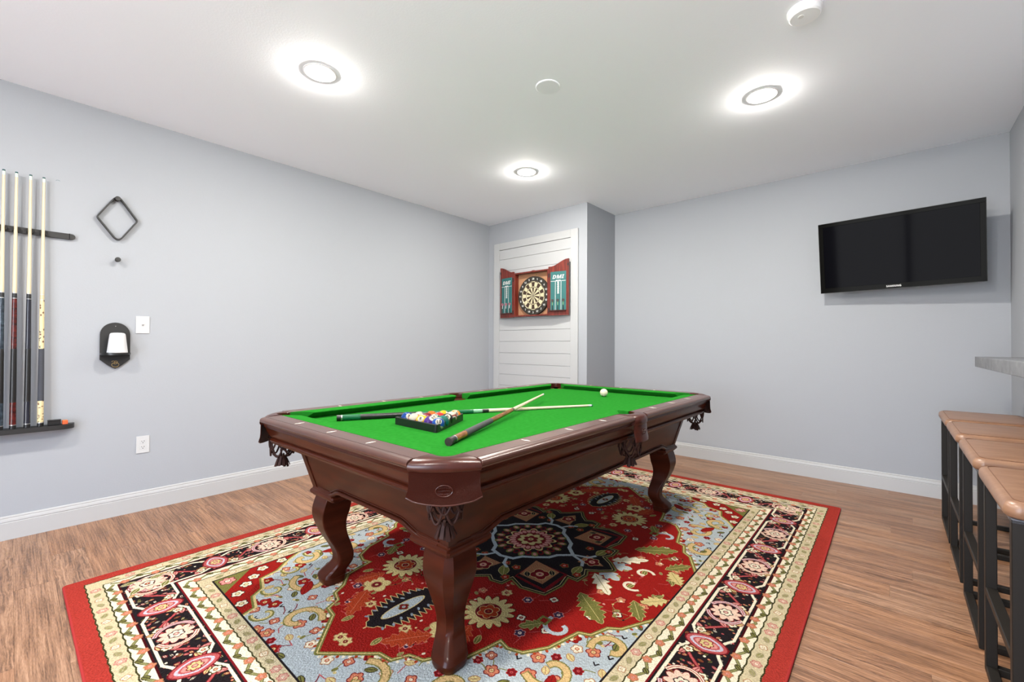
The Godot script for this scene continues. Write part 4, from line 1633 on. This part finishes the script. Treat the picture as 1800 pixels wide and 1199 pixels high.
	for s in [-1.0, 1.0]:
		var f := part(ou, "socket", G.new().box(Vector3(0.0052, s * 0.0195, 0), Vector3(0.003, 0.031, 0.033), 0.0015).mesh(), M("white_plastic"))
		for q in [[-0.0065, 0.004, 0.0026, 0.009], [0.0065, 0.004, 0.0026, 0.007], [0.0, -0.007, 0.005, 0.005]]:
			part(f, "hole", G.new().box(Vector3(0.0066, s * 0.0195 + q[1], q[0]), Vector3(0.0008, q[3], q[2])).mesh(), M("black_plastic"))
	part(ou, "screw", G.new().box(Vector3(0.0057, 0, 0), Vector3(0.001, 0.004, 0.004)).mesh(), M("slot_grey"))


# ---------------------------------------------------------------- alcove
func build_alcove() -> void:
	var sp := M("shiplap_paint")
	var t := thing("shiplap_panel", "white framed shiplap panel on the alcove behind the dart cabinet", "wall panel", Vector3(0, 0, ZA))
	var x0 := -3.884
	var x1 := -2.612
	for q in [[x0, x0 + 0.091, 0.141, 2.474], [x1 - 0.096, x1, 0.141, 2.474], [x0 + 0.0915, x1 - 0.0965, 2.386, 2.474]]:
		part(t, "frame_board", G.new().box(Vector3((q[0] + q[1]) * 0.5, (q[2] + q[3]) * 0.5, 0.0105), Vector3(q[1] - q[0], q[3] - q[2], 0.02), 0.0015).mesh(), sp)
	var ys := [2.3825, 2.261, 2.111, 1.961, 1.811, 1.661, 1.511, 1.362, 1.223, 1.081, 0.942, 0.811, 0.672, 0.533, 0.394, 0.255, 0.141]
	for i in ys.size() - 1:
		part(t, "plank", G.new().box(Vector3((x0 + x1 - 0.005) * 0.5, (ys[i] + ys[i + 1]) * 0.5, 0.008), Vector3(x1 - x0 - 0.189, ys[i] - ys[i + 1] - 0.003, 0.0145), 0.0012).mesh(), sp)
	# dart cabinet
	var wood := M("cabinet_wood", Color.WHITE, 0.35, {"albedo_texture": toned(noise_image(512, 256, 0.03, 3, 81, 1.0, 8.0), rgb(74, 22, 16), rgb(122, 48, 36)), "uv1_triplanar": true, "uv1_scale": Vector3.ONE * 2.5})
	var d := thing("dart_cabinet", "open mahogany dartboard cabinet with green scoreboards inside its doors", "dart cabinet", Vector3(-3.209, 0, ZA + 0.021))
	var hw := 0.259
	part(d, "back_panel", G.new().box(Vector3(0, 1.783, 0.008), Vector3(hw * 2 - 0.03, 0.5, 0.014)).mesh(), M("cork", Color.WHITE, 0.9, {"albedo_texture": toned(noise_image(256, 256, 0.15, 3, 82), rgb(146, 104, 76), rgb(172, 130, 98)), "uv1_triplanar": true, "uv1_scale": Vector3.ONE * 3.0}))
	for s in [-1.0, 1.0]:
		part(d, "side", G.new().box(Vector3(s * (hw - 0.008), 1.783, 0.0435), Vector3(0.016, 0.53, 0.085), 0.001).mesh(), wood)
		part(d, "rail", G.new().box(Vector3(0, 1.783 + s * 0.257, 0.0435), Vector3(hw * 2 - 0.0325, 0.016, 0.085), 0.001).mesh(), wood)
	part(d, "crest", G.new().lathe([Vector2(0, 0), Vector2(0.03, 0), Vector2(0.028, 0.006), Vector2(0.018, 0.012), Vector2(0, 0.014)], 20).mesh(), wood, Vector3(0.02, 2.0482, 0.05))
	part(d, "hook", G.new().box(Vector3(0.025, 2.012, 0.018), Vector3(0.012, 0.016, 0.008), 0.001).mesh(), M("brass", rgb(180, 150, 90), 0.35, {"metallic": 0.8}))
	var teal := M("scoreboard_green", rgb(36, 92, 92), 0.5)
	var white := M("white_print", rgb(196, 197, 195), 0.6)
	for s in [-1.0, 1.0]:
		var door := hub(d, "door", Vector3(s * (hw + 0.0015), 0, 0.0865), s * deg_to_rad(8.0))
		var o := PackedVector2Array([Vector2(0, 1.514)])
		o.append(Vector2(s * 0.255, 1.514))
		for i in 13:
			var u := 1.0 - i / 12.0
			o.append(Vector2(s * 0.255 * u, 2.068 + 0.072 * smoothstep(0.12, 0.95, u)))
		part(door, "leaf", G.new().prism(o, -0.016, 0.0).mesh(20.0), wood)
		part(door, "scoreboard", G.new().box(Vector3(s * 0.127, 1.785, 0.002), Vector3(0.196, 0.44, 0.004), 0.001).mesh(), teal)
		var print_ := G.new()
		print_.box(Vector3(s * 0.127, 1.898, 0.0044), Vector3(0.19, 0.005, 0.0006))
		for k in [-1.0, 1.0]:
			print_.box(Vector3(s * 0.127 + k * 0.0355, 1.735, 0.0044), Vector3(0.005, 0.325, 0.0006))
		print_.box(Vector3(s * 0.127, 1.905, 0.0044), Vector3(0.06, 0.009, 0.0006))
		for k in 11:
			print_.box(Vector3(s * 0.127, 1.886 - k * 0.0125, 0.0044), Vector3(0.02 if k % 2 else 0.024, 0.009, 0.0006))
		part(door, "score_lines", print_.mesh(), white)
		text(door, "lettering", "DMI", 0.042, white, Transform3D(Basis(Vector3(1.25, 0, 0), Vector3(0.25, 1, 0), Vector3(0, 0, 1)), Vector3(s * 0.127, 1.945, 0.0044)), 0.0008)
		part(door, "dart_holder", G.new().box(Vector3(s * 0.127, 1.566, 0.014), Vector3(0.2, 0.011, 0.028), 0.002).mesh(), M("holder_wood", rgb(62, 26, 20), 0.4))
		for y in [1.575, 1.97]:
			part(door, "hinge", G.new().box(Vector3(s * 0.008, y, 0.003), Vector3(0.014, 0.045, 0.006), 0.001).mesh(), M("black_satin"))
		part(door, "catch", G.new().box(Vector3(s * 0.246, 2.075, 0.003), Vector3(0.012, 0.028, 0.008), 0.001).mesh(), M("black_satin"))
		var turn: float = s * deg_to_rad(8.0)
		for k in 3:
			var at := Vector3(-3.209 + s * (hw + 0.0015), 1.5715, ZA + 0.021 + 0.0865) + Vector3(s * 0.127 + (k - 1) * 0.067, 0, 0.0145).rotated(Vector3.UP, turn)
			dart(at, ["near its hinge", "in the middle", "near its outer edge"][k if s > 0 else 2 - k], s)
	# dartboard
	var b := thing("dartboard", "round black and cream dartboard hung in the open cabinet", "dartboard", Vector3(-3.197, 1.762, ZA + 0.0365))
	var g := G.new()
	g.xf = Transform3D(Basis(Vector3.RIGHT, PI / 2), Vector3.ZERO)
	g.lathe([Vector2(0, 0), Vector2(0.226, 0), Vector2(0.229, 0.003), Vector2(0.229, 0.032), Vector2(0.226, 0.034), Vector2(0, 0.034)], 60)
	part(b, "body", g.mesh(), M("board_black", rgb(36, 32, 26), 0.8))
	var cream := M("sisal_cream", rgb(184, 178, 146), 0.9)
	var dark := M("sisal_dark", rgb(54, 38, 28), 0.9)
	for k in 20:
		for w in [[0.012, 0.098], [0.106, 0.160]]:
			part(b, "wedge", wedge(w[0], w[1], 0.0345), cream if k % 2 else dark).rotation.z = -TAU * k / 20.0
		for w in [[0.098, 0.106], [0.160, 0.169]]:
			part(b, "bed", wedge(w[0], w[1], 0.0343), dark if k % 2 else cream).rotation.z = -TAU * k / 20.0
	g = G.new()
	for r in [0.0065, 0.014, 0.098, 0.106, 0.160, 0.1695]:
		var ring := PackedVector3Array()
		for i in 48:
			ring.append(Vector3(r * cos(TAU * i / 48), r * sin(TAU * i / 48), 0.0355))
		g.tube(ring, 0.001, 4, true)
	part(b, "wire", g.mesh(60.0), M("board_wire", rgb(176, 168, 146), 0.4, {"metallic": 0.6}))
	var num := [20, 1, 18, 4, 13, 6, 10, 15, 2, 17, 3, 19, 7, 16, 8, 11, 14, 9, 12, 5]
	for k in 20:
		var a := TAU * k / 20.0
		text(b, "numeral", str(num[k]), 0.022, white, Transform3D(Basis(Vector3.FORWARD, 0.0), Vector3(0.198 * sin(a), 0.198 * cos(a), 0.0348)), 0.001)


func wedge(r0: float, r1: float, z: float) -> ArrayMesh:
	var key := "wedge %s %s" % [r0, r1]
	if not mats.has(key):
		var a := PackedVector2Array()
		for i in 4:
			var t := lerpf(-PI / 20, PI / 20, i / 3.0)
			a.append(Vector2(sin(t), cos(t)) * r0)
		for i in 4:
			var t := lerpf(PI / 20, -PI / 20, i / 3.0)
			a.append(Vector2(sin(t), cos(t)) * r1)
		mats[key] = G.new().prism(a, z - 0.002, z + 0.0006).mesh()
	return mats[key]


func dart(at: Vector3, where: String, s: float) -> void:
	var t := thing("dart", ("green-flighted dart on the right cabinet door, " if s > 0 else "pink-flighted dart on the left cabinet door, ") + where, "dart", at, 0.0, "darts stored on the cabinet doors")
	part(t, "barrel", G.new().lathe([Vector2(0, 0.0), Vector2(0.003, 0.001), Vector2(0.0042, 0.012), Vector2(0.0042, 0.05), Vector2(0.002, 0.056), Vector2(0, 0.056)], 12).mesh(), M("black_plastic"))
	part(t, "shaft", G.new().lathe([Vector2(0, 0.056), Vector2(0.0028, 0.057), Vector2(0.0022, 0.098), Vector2(0, 0.1)], 10).mesh(), M("dart_shaft_green", rgb(150, 196, 132), 0.4) if s > 0 else M("dart_shaft_white", rgb(206, 206, 206), 0.4))
	var fl := G.new()
	for k in 2:
		fl.xf = Transform3D(Basis(Vector3.UP, k * PI / 2 + 0.5), Vector3.ZERO)
		fl.prism(PackedVector2Array([Vector2(-0.001, 0.085), Vector2(0.001, 0.085), Vector2(0.015, 0.1), Vector2(0.015, 0.118), Vector2(0.008, 0.124), Vector2(-0.008, 0.124), Vector2(-0.015, 0.118), Vector2(-0.015, 0.1)]), -0.0004, 0.0004)
	part(t, "flight", fl.mesh(), M("flight_black", rgb(34, 40, 38), 0.5) if s > 0 else M("flight_pink", rgb(120, 74, 86), 0.5))


# ---------------------------------------------------------------- right side
func build_tv() -> void:
	var t := thing("television", "black flat-screen television tilted down on the back wall", "television", Vector3.ZERO)
	t.transform = Transform3D(Basis.from_euler(Vector3(deg_to_rad(7.5), deg_to_rad(-4.1), deg_to_rad(0.6))), Vector3(0.015, 1.93, -4.542))
	var W := 0.98
	var H := 0.588
	part(t, "casing", G.new().box(Vector3(0, 0, -0.022), Vector3(W - 0.012, H - 0.012, 0.034), 0.008).mesh(), M("black_satin"))
	part(t, "clear_edge", G.new().box(Vector3(0, 0, -0.0025), Vector3(W, H, 0.006), 0.0015).mesh(), M("acrylic_edge", rgb(40, 40, 36), 0.15, {"metallic_specular": 0.25}))
	var g := G.new()
	var b := 0.03
	for q in [[0, H * 0.5 - b * 0.5 - 0.003, W - 0.006, b], [0, -H * 0.5 + 0.022, W - 0.006, 0.038]]:
		g.box(Vector3(q[0], q[1], 0.0025), Vector3(q[2], q[3], 0.005), 0.0012)
	for s in [-1.0, 1.0]:
		g.box(Vector3(s * (W * 0.5 - b * 0.5 - 0.003), 0.002, 0.0025), Vector3(b, H - 0.07, 0.0049), 0.0012)
	part(t, "bezel", g.mesh(), M("bezel_black", rgb(14, 14, 13), 0.1, {"metallic_specular": 0.1}))
	part(t, "screen", G.new().box(Vector3(0, 0.004, 0.001), Vector3(W - 0.06, H - 0.068, 0.003)).mesh(), M("screen_glass", rgb(8, 8, 12), 0.06, {"metallic_specular": 0.09}))
	text(t, "lettering", "SAMSUNG", 0.0135, M("logo_silver", rgb(214, 214, 214), 0.4), Transform3D(Basis(), Vector3(-0.012, -0.2745, 0.0051)), 0.0006)
	var m := part(t, "wall_bracket", G.new().box(Vector3(0, 0.0, -0.1), Vector3(0.3, 0.22, 0.13), 0.004).mesh(), M("steel_black"))
	m.rotation.x = -deg_to_rad(7.5)


func build_stools() -> void:
	var st := M("steel_black")
	var proto: Node3D = null
	var zs := [[-4.207, -3.701], [-3.626, -3.119], [-2.99, -2.490], [-2.356, -1.852]]
	var lab := ["brown leather bar stool furthest from the camera, nearest the back wall", "brown leather bar stool second from the back wall", "brown leather bar stool third from the back wall", "brown leather bar stool nearest the camera, end of the row"]
	for i in 4:
		var at := Vector3(0.432, 0, (zs[i][0] + zs[i][1]) * 0.5)
		if proto:
			copy(proto, lab[i], at)
			continue
		var t := thing("bar_stool", lab[i], "bar stool", at, 0.0, "leather bar stools along the ledge")
		proto = t
		var hx := 0.167
		var hz := 0.236
		for sx in [-1.0, 1.0]:
			for sz in [-1.0, 1.0]:
				part(t, "leg", G.new().box(Vector3(sx * hx, 0.345, sz * hz), Vector3(0.03, 0.69, 0.03), 0.002).mesh(), st)
			part(t, "base_bar", G.new().box(Vector3(sx * hx, 0.0135, 0), Vector3(0.0295, 0.026, hz * 2 - 0.03), 0.002).mesh(), st)
			part(t, "foot_bar", G.new().box(Vector3(sx * hx, 0.295, 0), Vector3(0.0295, 0.026, hz * 2 - 0.03), 0.002).mesh(), st)
			part(t, "base_bar", G.new().box(Vector3(0, 0.0135, sx * hz), Vector3(hx * 2 - 0.03, 0.026, 0.0295), 0.002).mesh(), st)
		part(t, "seat_frame", G.new().box(Vector3(0, 0.685, 0), Vector3(hx * 2 + 0.03, 0.014, hz * 2 + 0.03), 0.002).mesh(), M("frame_grey", rgb(104, 106, 112), 0.4, {"metallic": 0.4}))
		# cushion with soft edges
		var rings := []
		for q in [[0.6925, 0.0], [0.694, 0.008], [0.70, 0.0135], [0.712, 0.0155], [0.724, 0.0145], [0.733, 0.010], [0.7385, 0.002], [0.7415, -0.012], [0.7435, -0.04], [0.7445, -0.09]]:
			rings.append(soft_ring(hx + 0.014 + q[1], hz + 0.014 + q[1], 0.032, q[0]))
		var seat := part(t, "seat", G.new().loft(rings).mesh(60.0), M("stool_leather"))
		var g := G.new()
		g.tube(soft_ring(hx + 0.014 - 0.006, hz + 0.014 - 0.006, 0.03, 0.7412), 0.0013, 5, true)
		part(seat, "piping", g.mesh(60.0), M("stool_seam", rgb(108, 74, 54), 0.5))


func soft_ring(a: float, b: float, r: float, y: float) -> PackedVector3Array:
	var o := PackedVector3Array()
	for k in 4:
		var c := Vector2([1, -1, -1, 1][k] * (a - r), [1, 1, -1, -1][k] * (b - r))
		for i in 6:
			var t := k * PI / 2 + i / 5.0 * PI / 2
			o.append(Vector3(c.x + r * cos(t), y, c.y + r * sin(t)))
	return o


func build_right() -> void:
	var t := thing("wall_ledge", "grey concrete-look bar ledge along the right wall above the stools", "ledge", Vector3(0, 0, 0))
	part(t, "slab", G.new().box(Vector3((0.406 + XR - 0.001) * 0.5, 1.080, (-4.15 - 1.2) * 0.5), Vector3(XR - 0.001 - 0.406, 0.065, -1.2 + 4.15), 0.002).mesh(), M("concrete"))
	for z in [-3.9, -2.9, -1.8]:
		part(t, "bracket", G.new().box(Vector3(XR - 0.07, 1.037, z), Vector3(0.138, 0.02, 0.03), 0.002).mesh(), M("steel_black"))
	var n := thing("napkin_box", "dark box standing on the grey ledge at the photo's edge", "box", Vector3(0.56, 1.1127, -3.36))
	part(n, "body", G.new().box(Vector3(0, 0.045, 0), Vector3(0.09, 0.09, 0.13), 0.004).mesh(), M("black_satin"))
	part(n, "lid", G.new().box(Vector3(0, 0.0935, 0), Vector3(0.094, 0.007, 0.134), 0.002).mesh(), M("black_plastic"))
	var s := thing("smoke_detector", "white round smoke detector on the ceiling at the top edge", "smoke detector", Vector3(-0.303, CEIL, -2.41))
	var g := G.new()
	g.lathe([Vector2(0.0, 0.0), Vector2(0.071, 0.0), Vector2(0.071, -0.009), Vector2(0.068, -0.011), Vector2(0.066, -0.014), Vector2(0.064, -0.03), Vector2(0.058, -0.036), Vector2(0, -0.038)], 40)
	part(s, "body", g.mesh(30.0), M("ceiling_plastic"))
	part(s, "test_button", G.new().lathe([Vector2(0, -0.0375), Vector2(0.012, -0.0375), Vector2(0.0115, -0.0405), Vector2(0, -0.041)], 20).mesh(), M("button_grey", rgb(222, 222, 220), 0.4), Vector3(-0.012, 0, 0.02))
	var c := thing("ceiling_cover", "plain white round cover plate in the middle of the ceiling", "cover plate", Vector3(-1.568, CEIL, -2.118))
	part(c, "disc", G.new().lathe([Vector2(0, 0), Vector2(0.073, 0.0), Vector2(0.073, -0.004), Vector2(0.069, -0.007), Vector2(0, -0.0085)], 40).mesh(30.0), M("cover_white", rgb(231, 234, 240), 0.75))


# ---------------------------------------------------------------- balls
func ball_image(n: int, col: Color) -> Image:
	var P := Pen.new()
	P.w = 256
	P.h = 128
	P.k = 1.0
	P.im = Image.create(256, 128, false, Image.FORMAT_RGB8)
	var ivory := rgb(186, 180, 162)
	P.im.fill(col)
	if n > 8:
		P.im.fill(ivory)
		P.im.fill_rect(Rect2i(0, 36, 256, 56), col)
	var font := {"0": [7, 5, 5, 5, 7], "1": [2, 6, 2, 2, 7], "2": [7, 1, 7, 4, 7], "3": [7, 1, 7, 1, 7], "4": [5, 5, 7, 1, 1], "5": [7, 4, 7, 1, 7], "6": [7, 4, 7, 5, 7], "7": [7, 1, 2, 2, 2], "8": [7, 5, 7, 5, 7], "9": [7, 5, 7, 1, 7]}
	for u in [64, 192]:
		P.oval(Vector2(u, 64), 21, 21, 0, ivory, 24)
		var word := str(n)
		var px := 4
		var x0: int = u - (word.length() * 4 - 1) * px / 2
		for ch in word.length():
			for row in 5:
				for b in 3:
					if font[word[ch]][row] & (4 >> b):
						P.im.fill_rect(Rect2i(x0 + (ch * 4 + b) * px, 64 - 10 + row * px, px, px), rgb(24, 22, 24))
	return P.im


func build_balls() -> void:
	# triangle: straight edge towards the near end, point towards the far end
	var a := Vector2(-1.789, -1.199)
	var b := Vector2(-1.466, -1.196)
	var c := Vector2(-1.626, -1.503)
	var rows := [[2, 11, 9, 4, 10], [12, 7, 14, 6], [5, 3, 8], [1, 15], [13]]
	var cols := {1: rgb(214, 160, 24), 2: rgb(22, 62, 128), 3: rgb(188, 38, 26), 4: rgb(70, 36, 112), 5: rgb(206, 92, 22), 6: rgb(8, 94, 84), 7: rgb(112, 22, 26), 8: rgb(20, 20, 22), 9: rgb(218, 168, 22), 10: rgb(24, 70, 140), 11: rgb(190, 40, 28), 12: rgb(74, 40, 116), 13: rgb(222, 120, 24), 14: rgb(10, 98, 80), 15: rgb(124, 26, 28)}
	var names_ := {1: "solid yellow", 2: "solid blue", 3: "solid red", 4: "solid purple", 5: "solid orange", 6: "solid green", 7: "solid maroon", 8: "solid black", 9: "yellow striped", 10: "blue striped", 11: "red striped", 12: "purple striped", 13: "orange striped", 14: "green striped", 15: "maroon striped"}
	var prof := []
	for i in 17:
		var t := lerpf(-PI / 2, PI / 2, i / 16.0)
		prof.append(Vector2(0.0286 * cos(t), 0.0286 * sin(t)))
	var sphere := G.new().lathe(prof, 32).mesh(80.0)
	var turn := {2: 0.55, 10: 0.95, 9: 0.9, 13: 0.9}
	var rg := RandomNumberGenerator.new()
	rg.seed = 12
	for r in 5:
		for k in rows[r].size():
			var n: int = rows[r][k]
			var at := Vector3(-1.6265 + (k - (rows[r].size() - 1) * 0.5) * 0.0576, BED_Y + 0.0288, -1.2425 - r * 0.0499)
			var t := thing("pool_ball", names_[n] + " pool ball numbered %d in the triangle rack" % n, "pool ball", at, 0.0, "balls in the triangle rack")
			var s := part(t, "sphere", sphere, M("ball_%d" % n, rgb(220, 220, 220), 0.07, {"albedo_texture": tex(ball_image(n, cols[n])), "metallic_specular": 0.4}))
			s.rotation = Vector3(rg.randf_range(-1.2, 1.2), rg.randf() * TAU, rg.randf_range(-0.6, 0.6))
			if turn.has(n):
				# number turned up towards the room
				s.basis = Basis(Vector3.UP, 0.95 + ((n % 3) - 1) * 0.35) * Basis(Vector3.RIGHT, -0.35 - 0.2 * turn[n])
	var cue := thing("cue_ball", "plain ivory cue ball alone near the far end of the table", "cue ball", Vector3(-1.618, BED_Y + 0.0288, -2.898))
	part(cue, "sphere", sphere, M("cue_ball_ivory", rgb(200, 190, 168), 0.1))
	# rack
	var t := thing("triangle_rack", "black plastic triangle rack holding fifteen pool balls", "ball rack", Vector3(0, BED_Y, 0))
	var outer := round_tri([a, b, c], 0.022, 0.0)
	var inner := round_tri([a, b, c], 0.017, 0.0075)
	var rings := []
	for q in [[outer, 0.0005, 0.0], [outer, 0.034, 0.0], [outer, 0.0355, 0.35], [outer, 0.0355, 0.7], [inner, 0.034, 0.0], [inner, 0.0005, 0.0]]:
		rings.append(q)
	var ringset := []
	for i in outer.size():
		var r := PackedVector3Array()
		for q in rings:
			var o: PackedVector2Array = q[0]
			var v := o[i].lerp(inner[i], q[2])
			r.append(Vector3(v.x, q[1], v.y))
		ringset.append(r)
	ringset.append(ringset[0])
	part(t, "frame", G.new().loft(ringset, false).mesh(40.0), M("black_plastic"))


func round_tri(c: Array, r: float, inset: float) -> PackedVector2Array:
	var m: Vector2 = (c[0] + c[1] + c[2]) / 3.0
	var o := PackedVector2Array()
	for k in 3:
		var p: Vector2 = c[k]
		var q := p + (m - p).normalized() * inset * 2.0
		var x: Vector2 = c[(k + 2) % 3]
		var y: Vector2 = c[(k + 1) % 3]
		for i in 7:
			o.append(bez(q + (x - p).normalized() * r, q, q + (y - p).normalized() * r, i / 6.0))
	return o


func _ready() -> void:
	rng.seed = 1
	ready_view()
	make_materials()
	build_room()
	build_floor()
	downlight(Vector3(-2.486, CEIL, -1.157), "lit round downlight above the pool table's near end, over the cue side")
	downlight(Vector3(-2.488, CEIL, -3.045), "lit round downlight nearest the dartboard alcove")
	downlight(Vector3(-0.611, CEIL, -3.065), "lit round downlight in front of the television")
	downlight(Vector3(-0.611, CEIL, -1.157), "lit round downlight out of view above the right side")
	downlight(Vector3(-2.486, CEIL, 0.73), "lit round downlight behind the view on the left")
	downlight(Vector3(-0.611, CEIL, 0.73), "lit round downlight behind the view on the right")
	build_table()
	build_rug()
	build_left_wall()
	build_alcove()
	build_tv()
	build_stools()
	build_right()
	build_cues()
	build_balls()
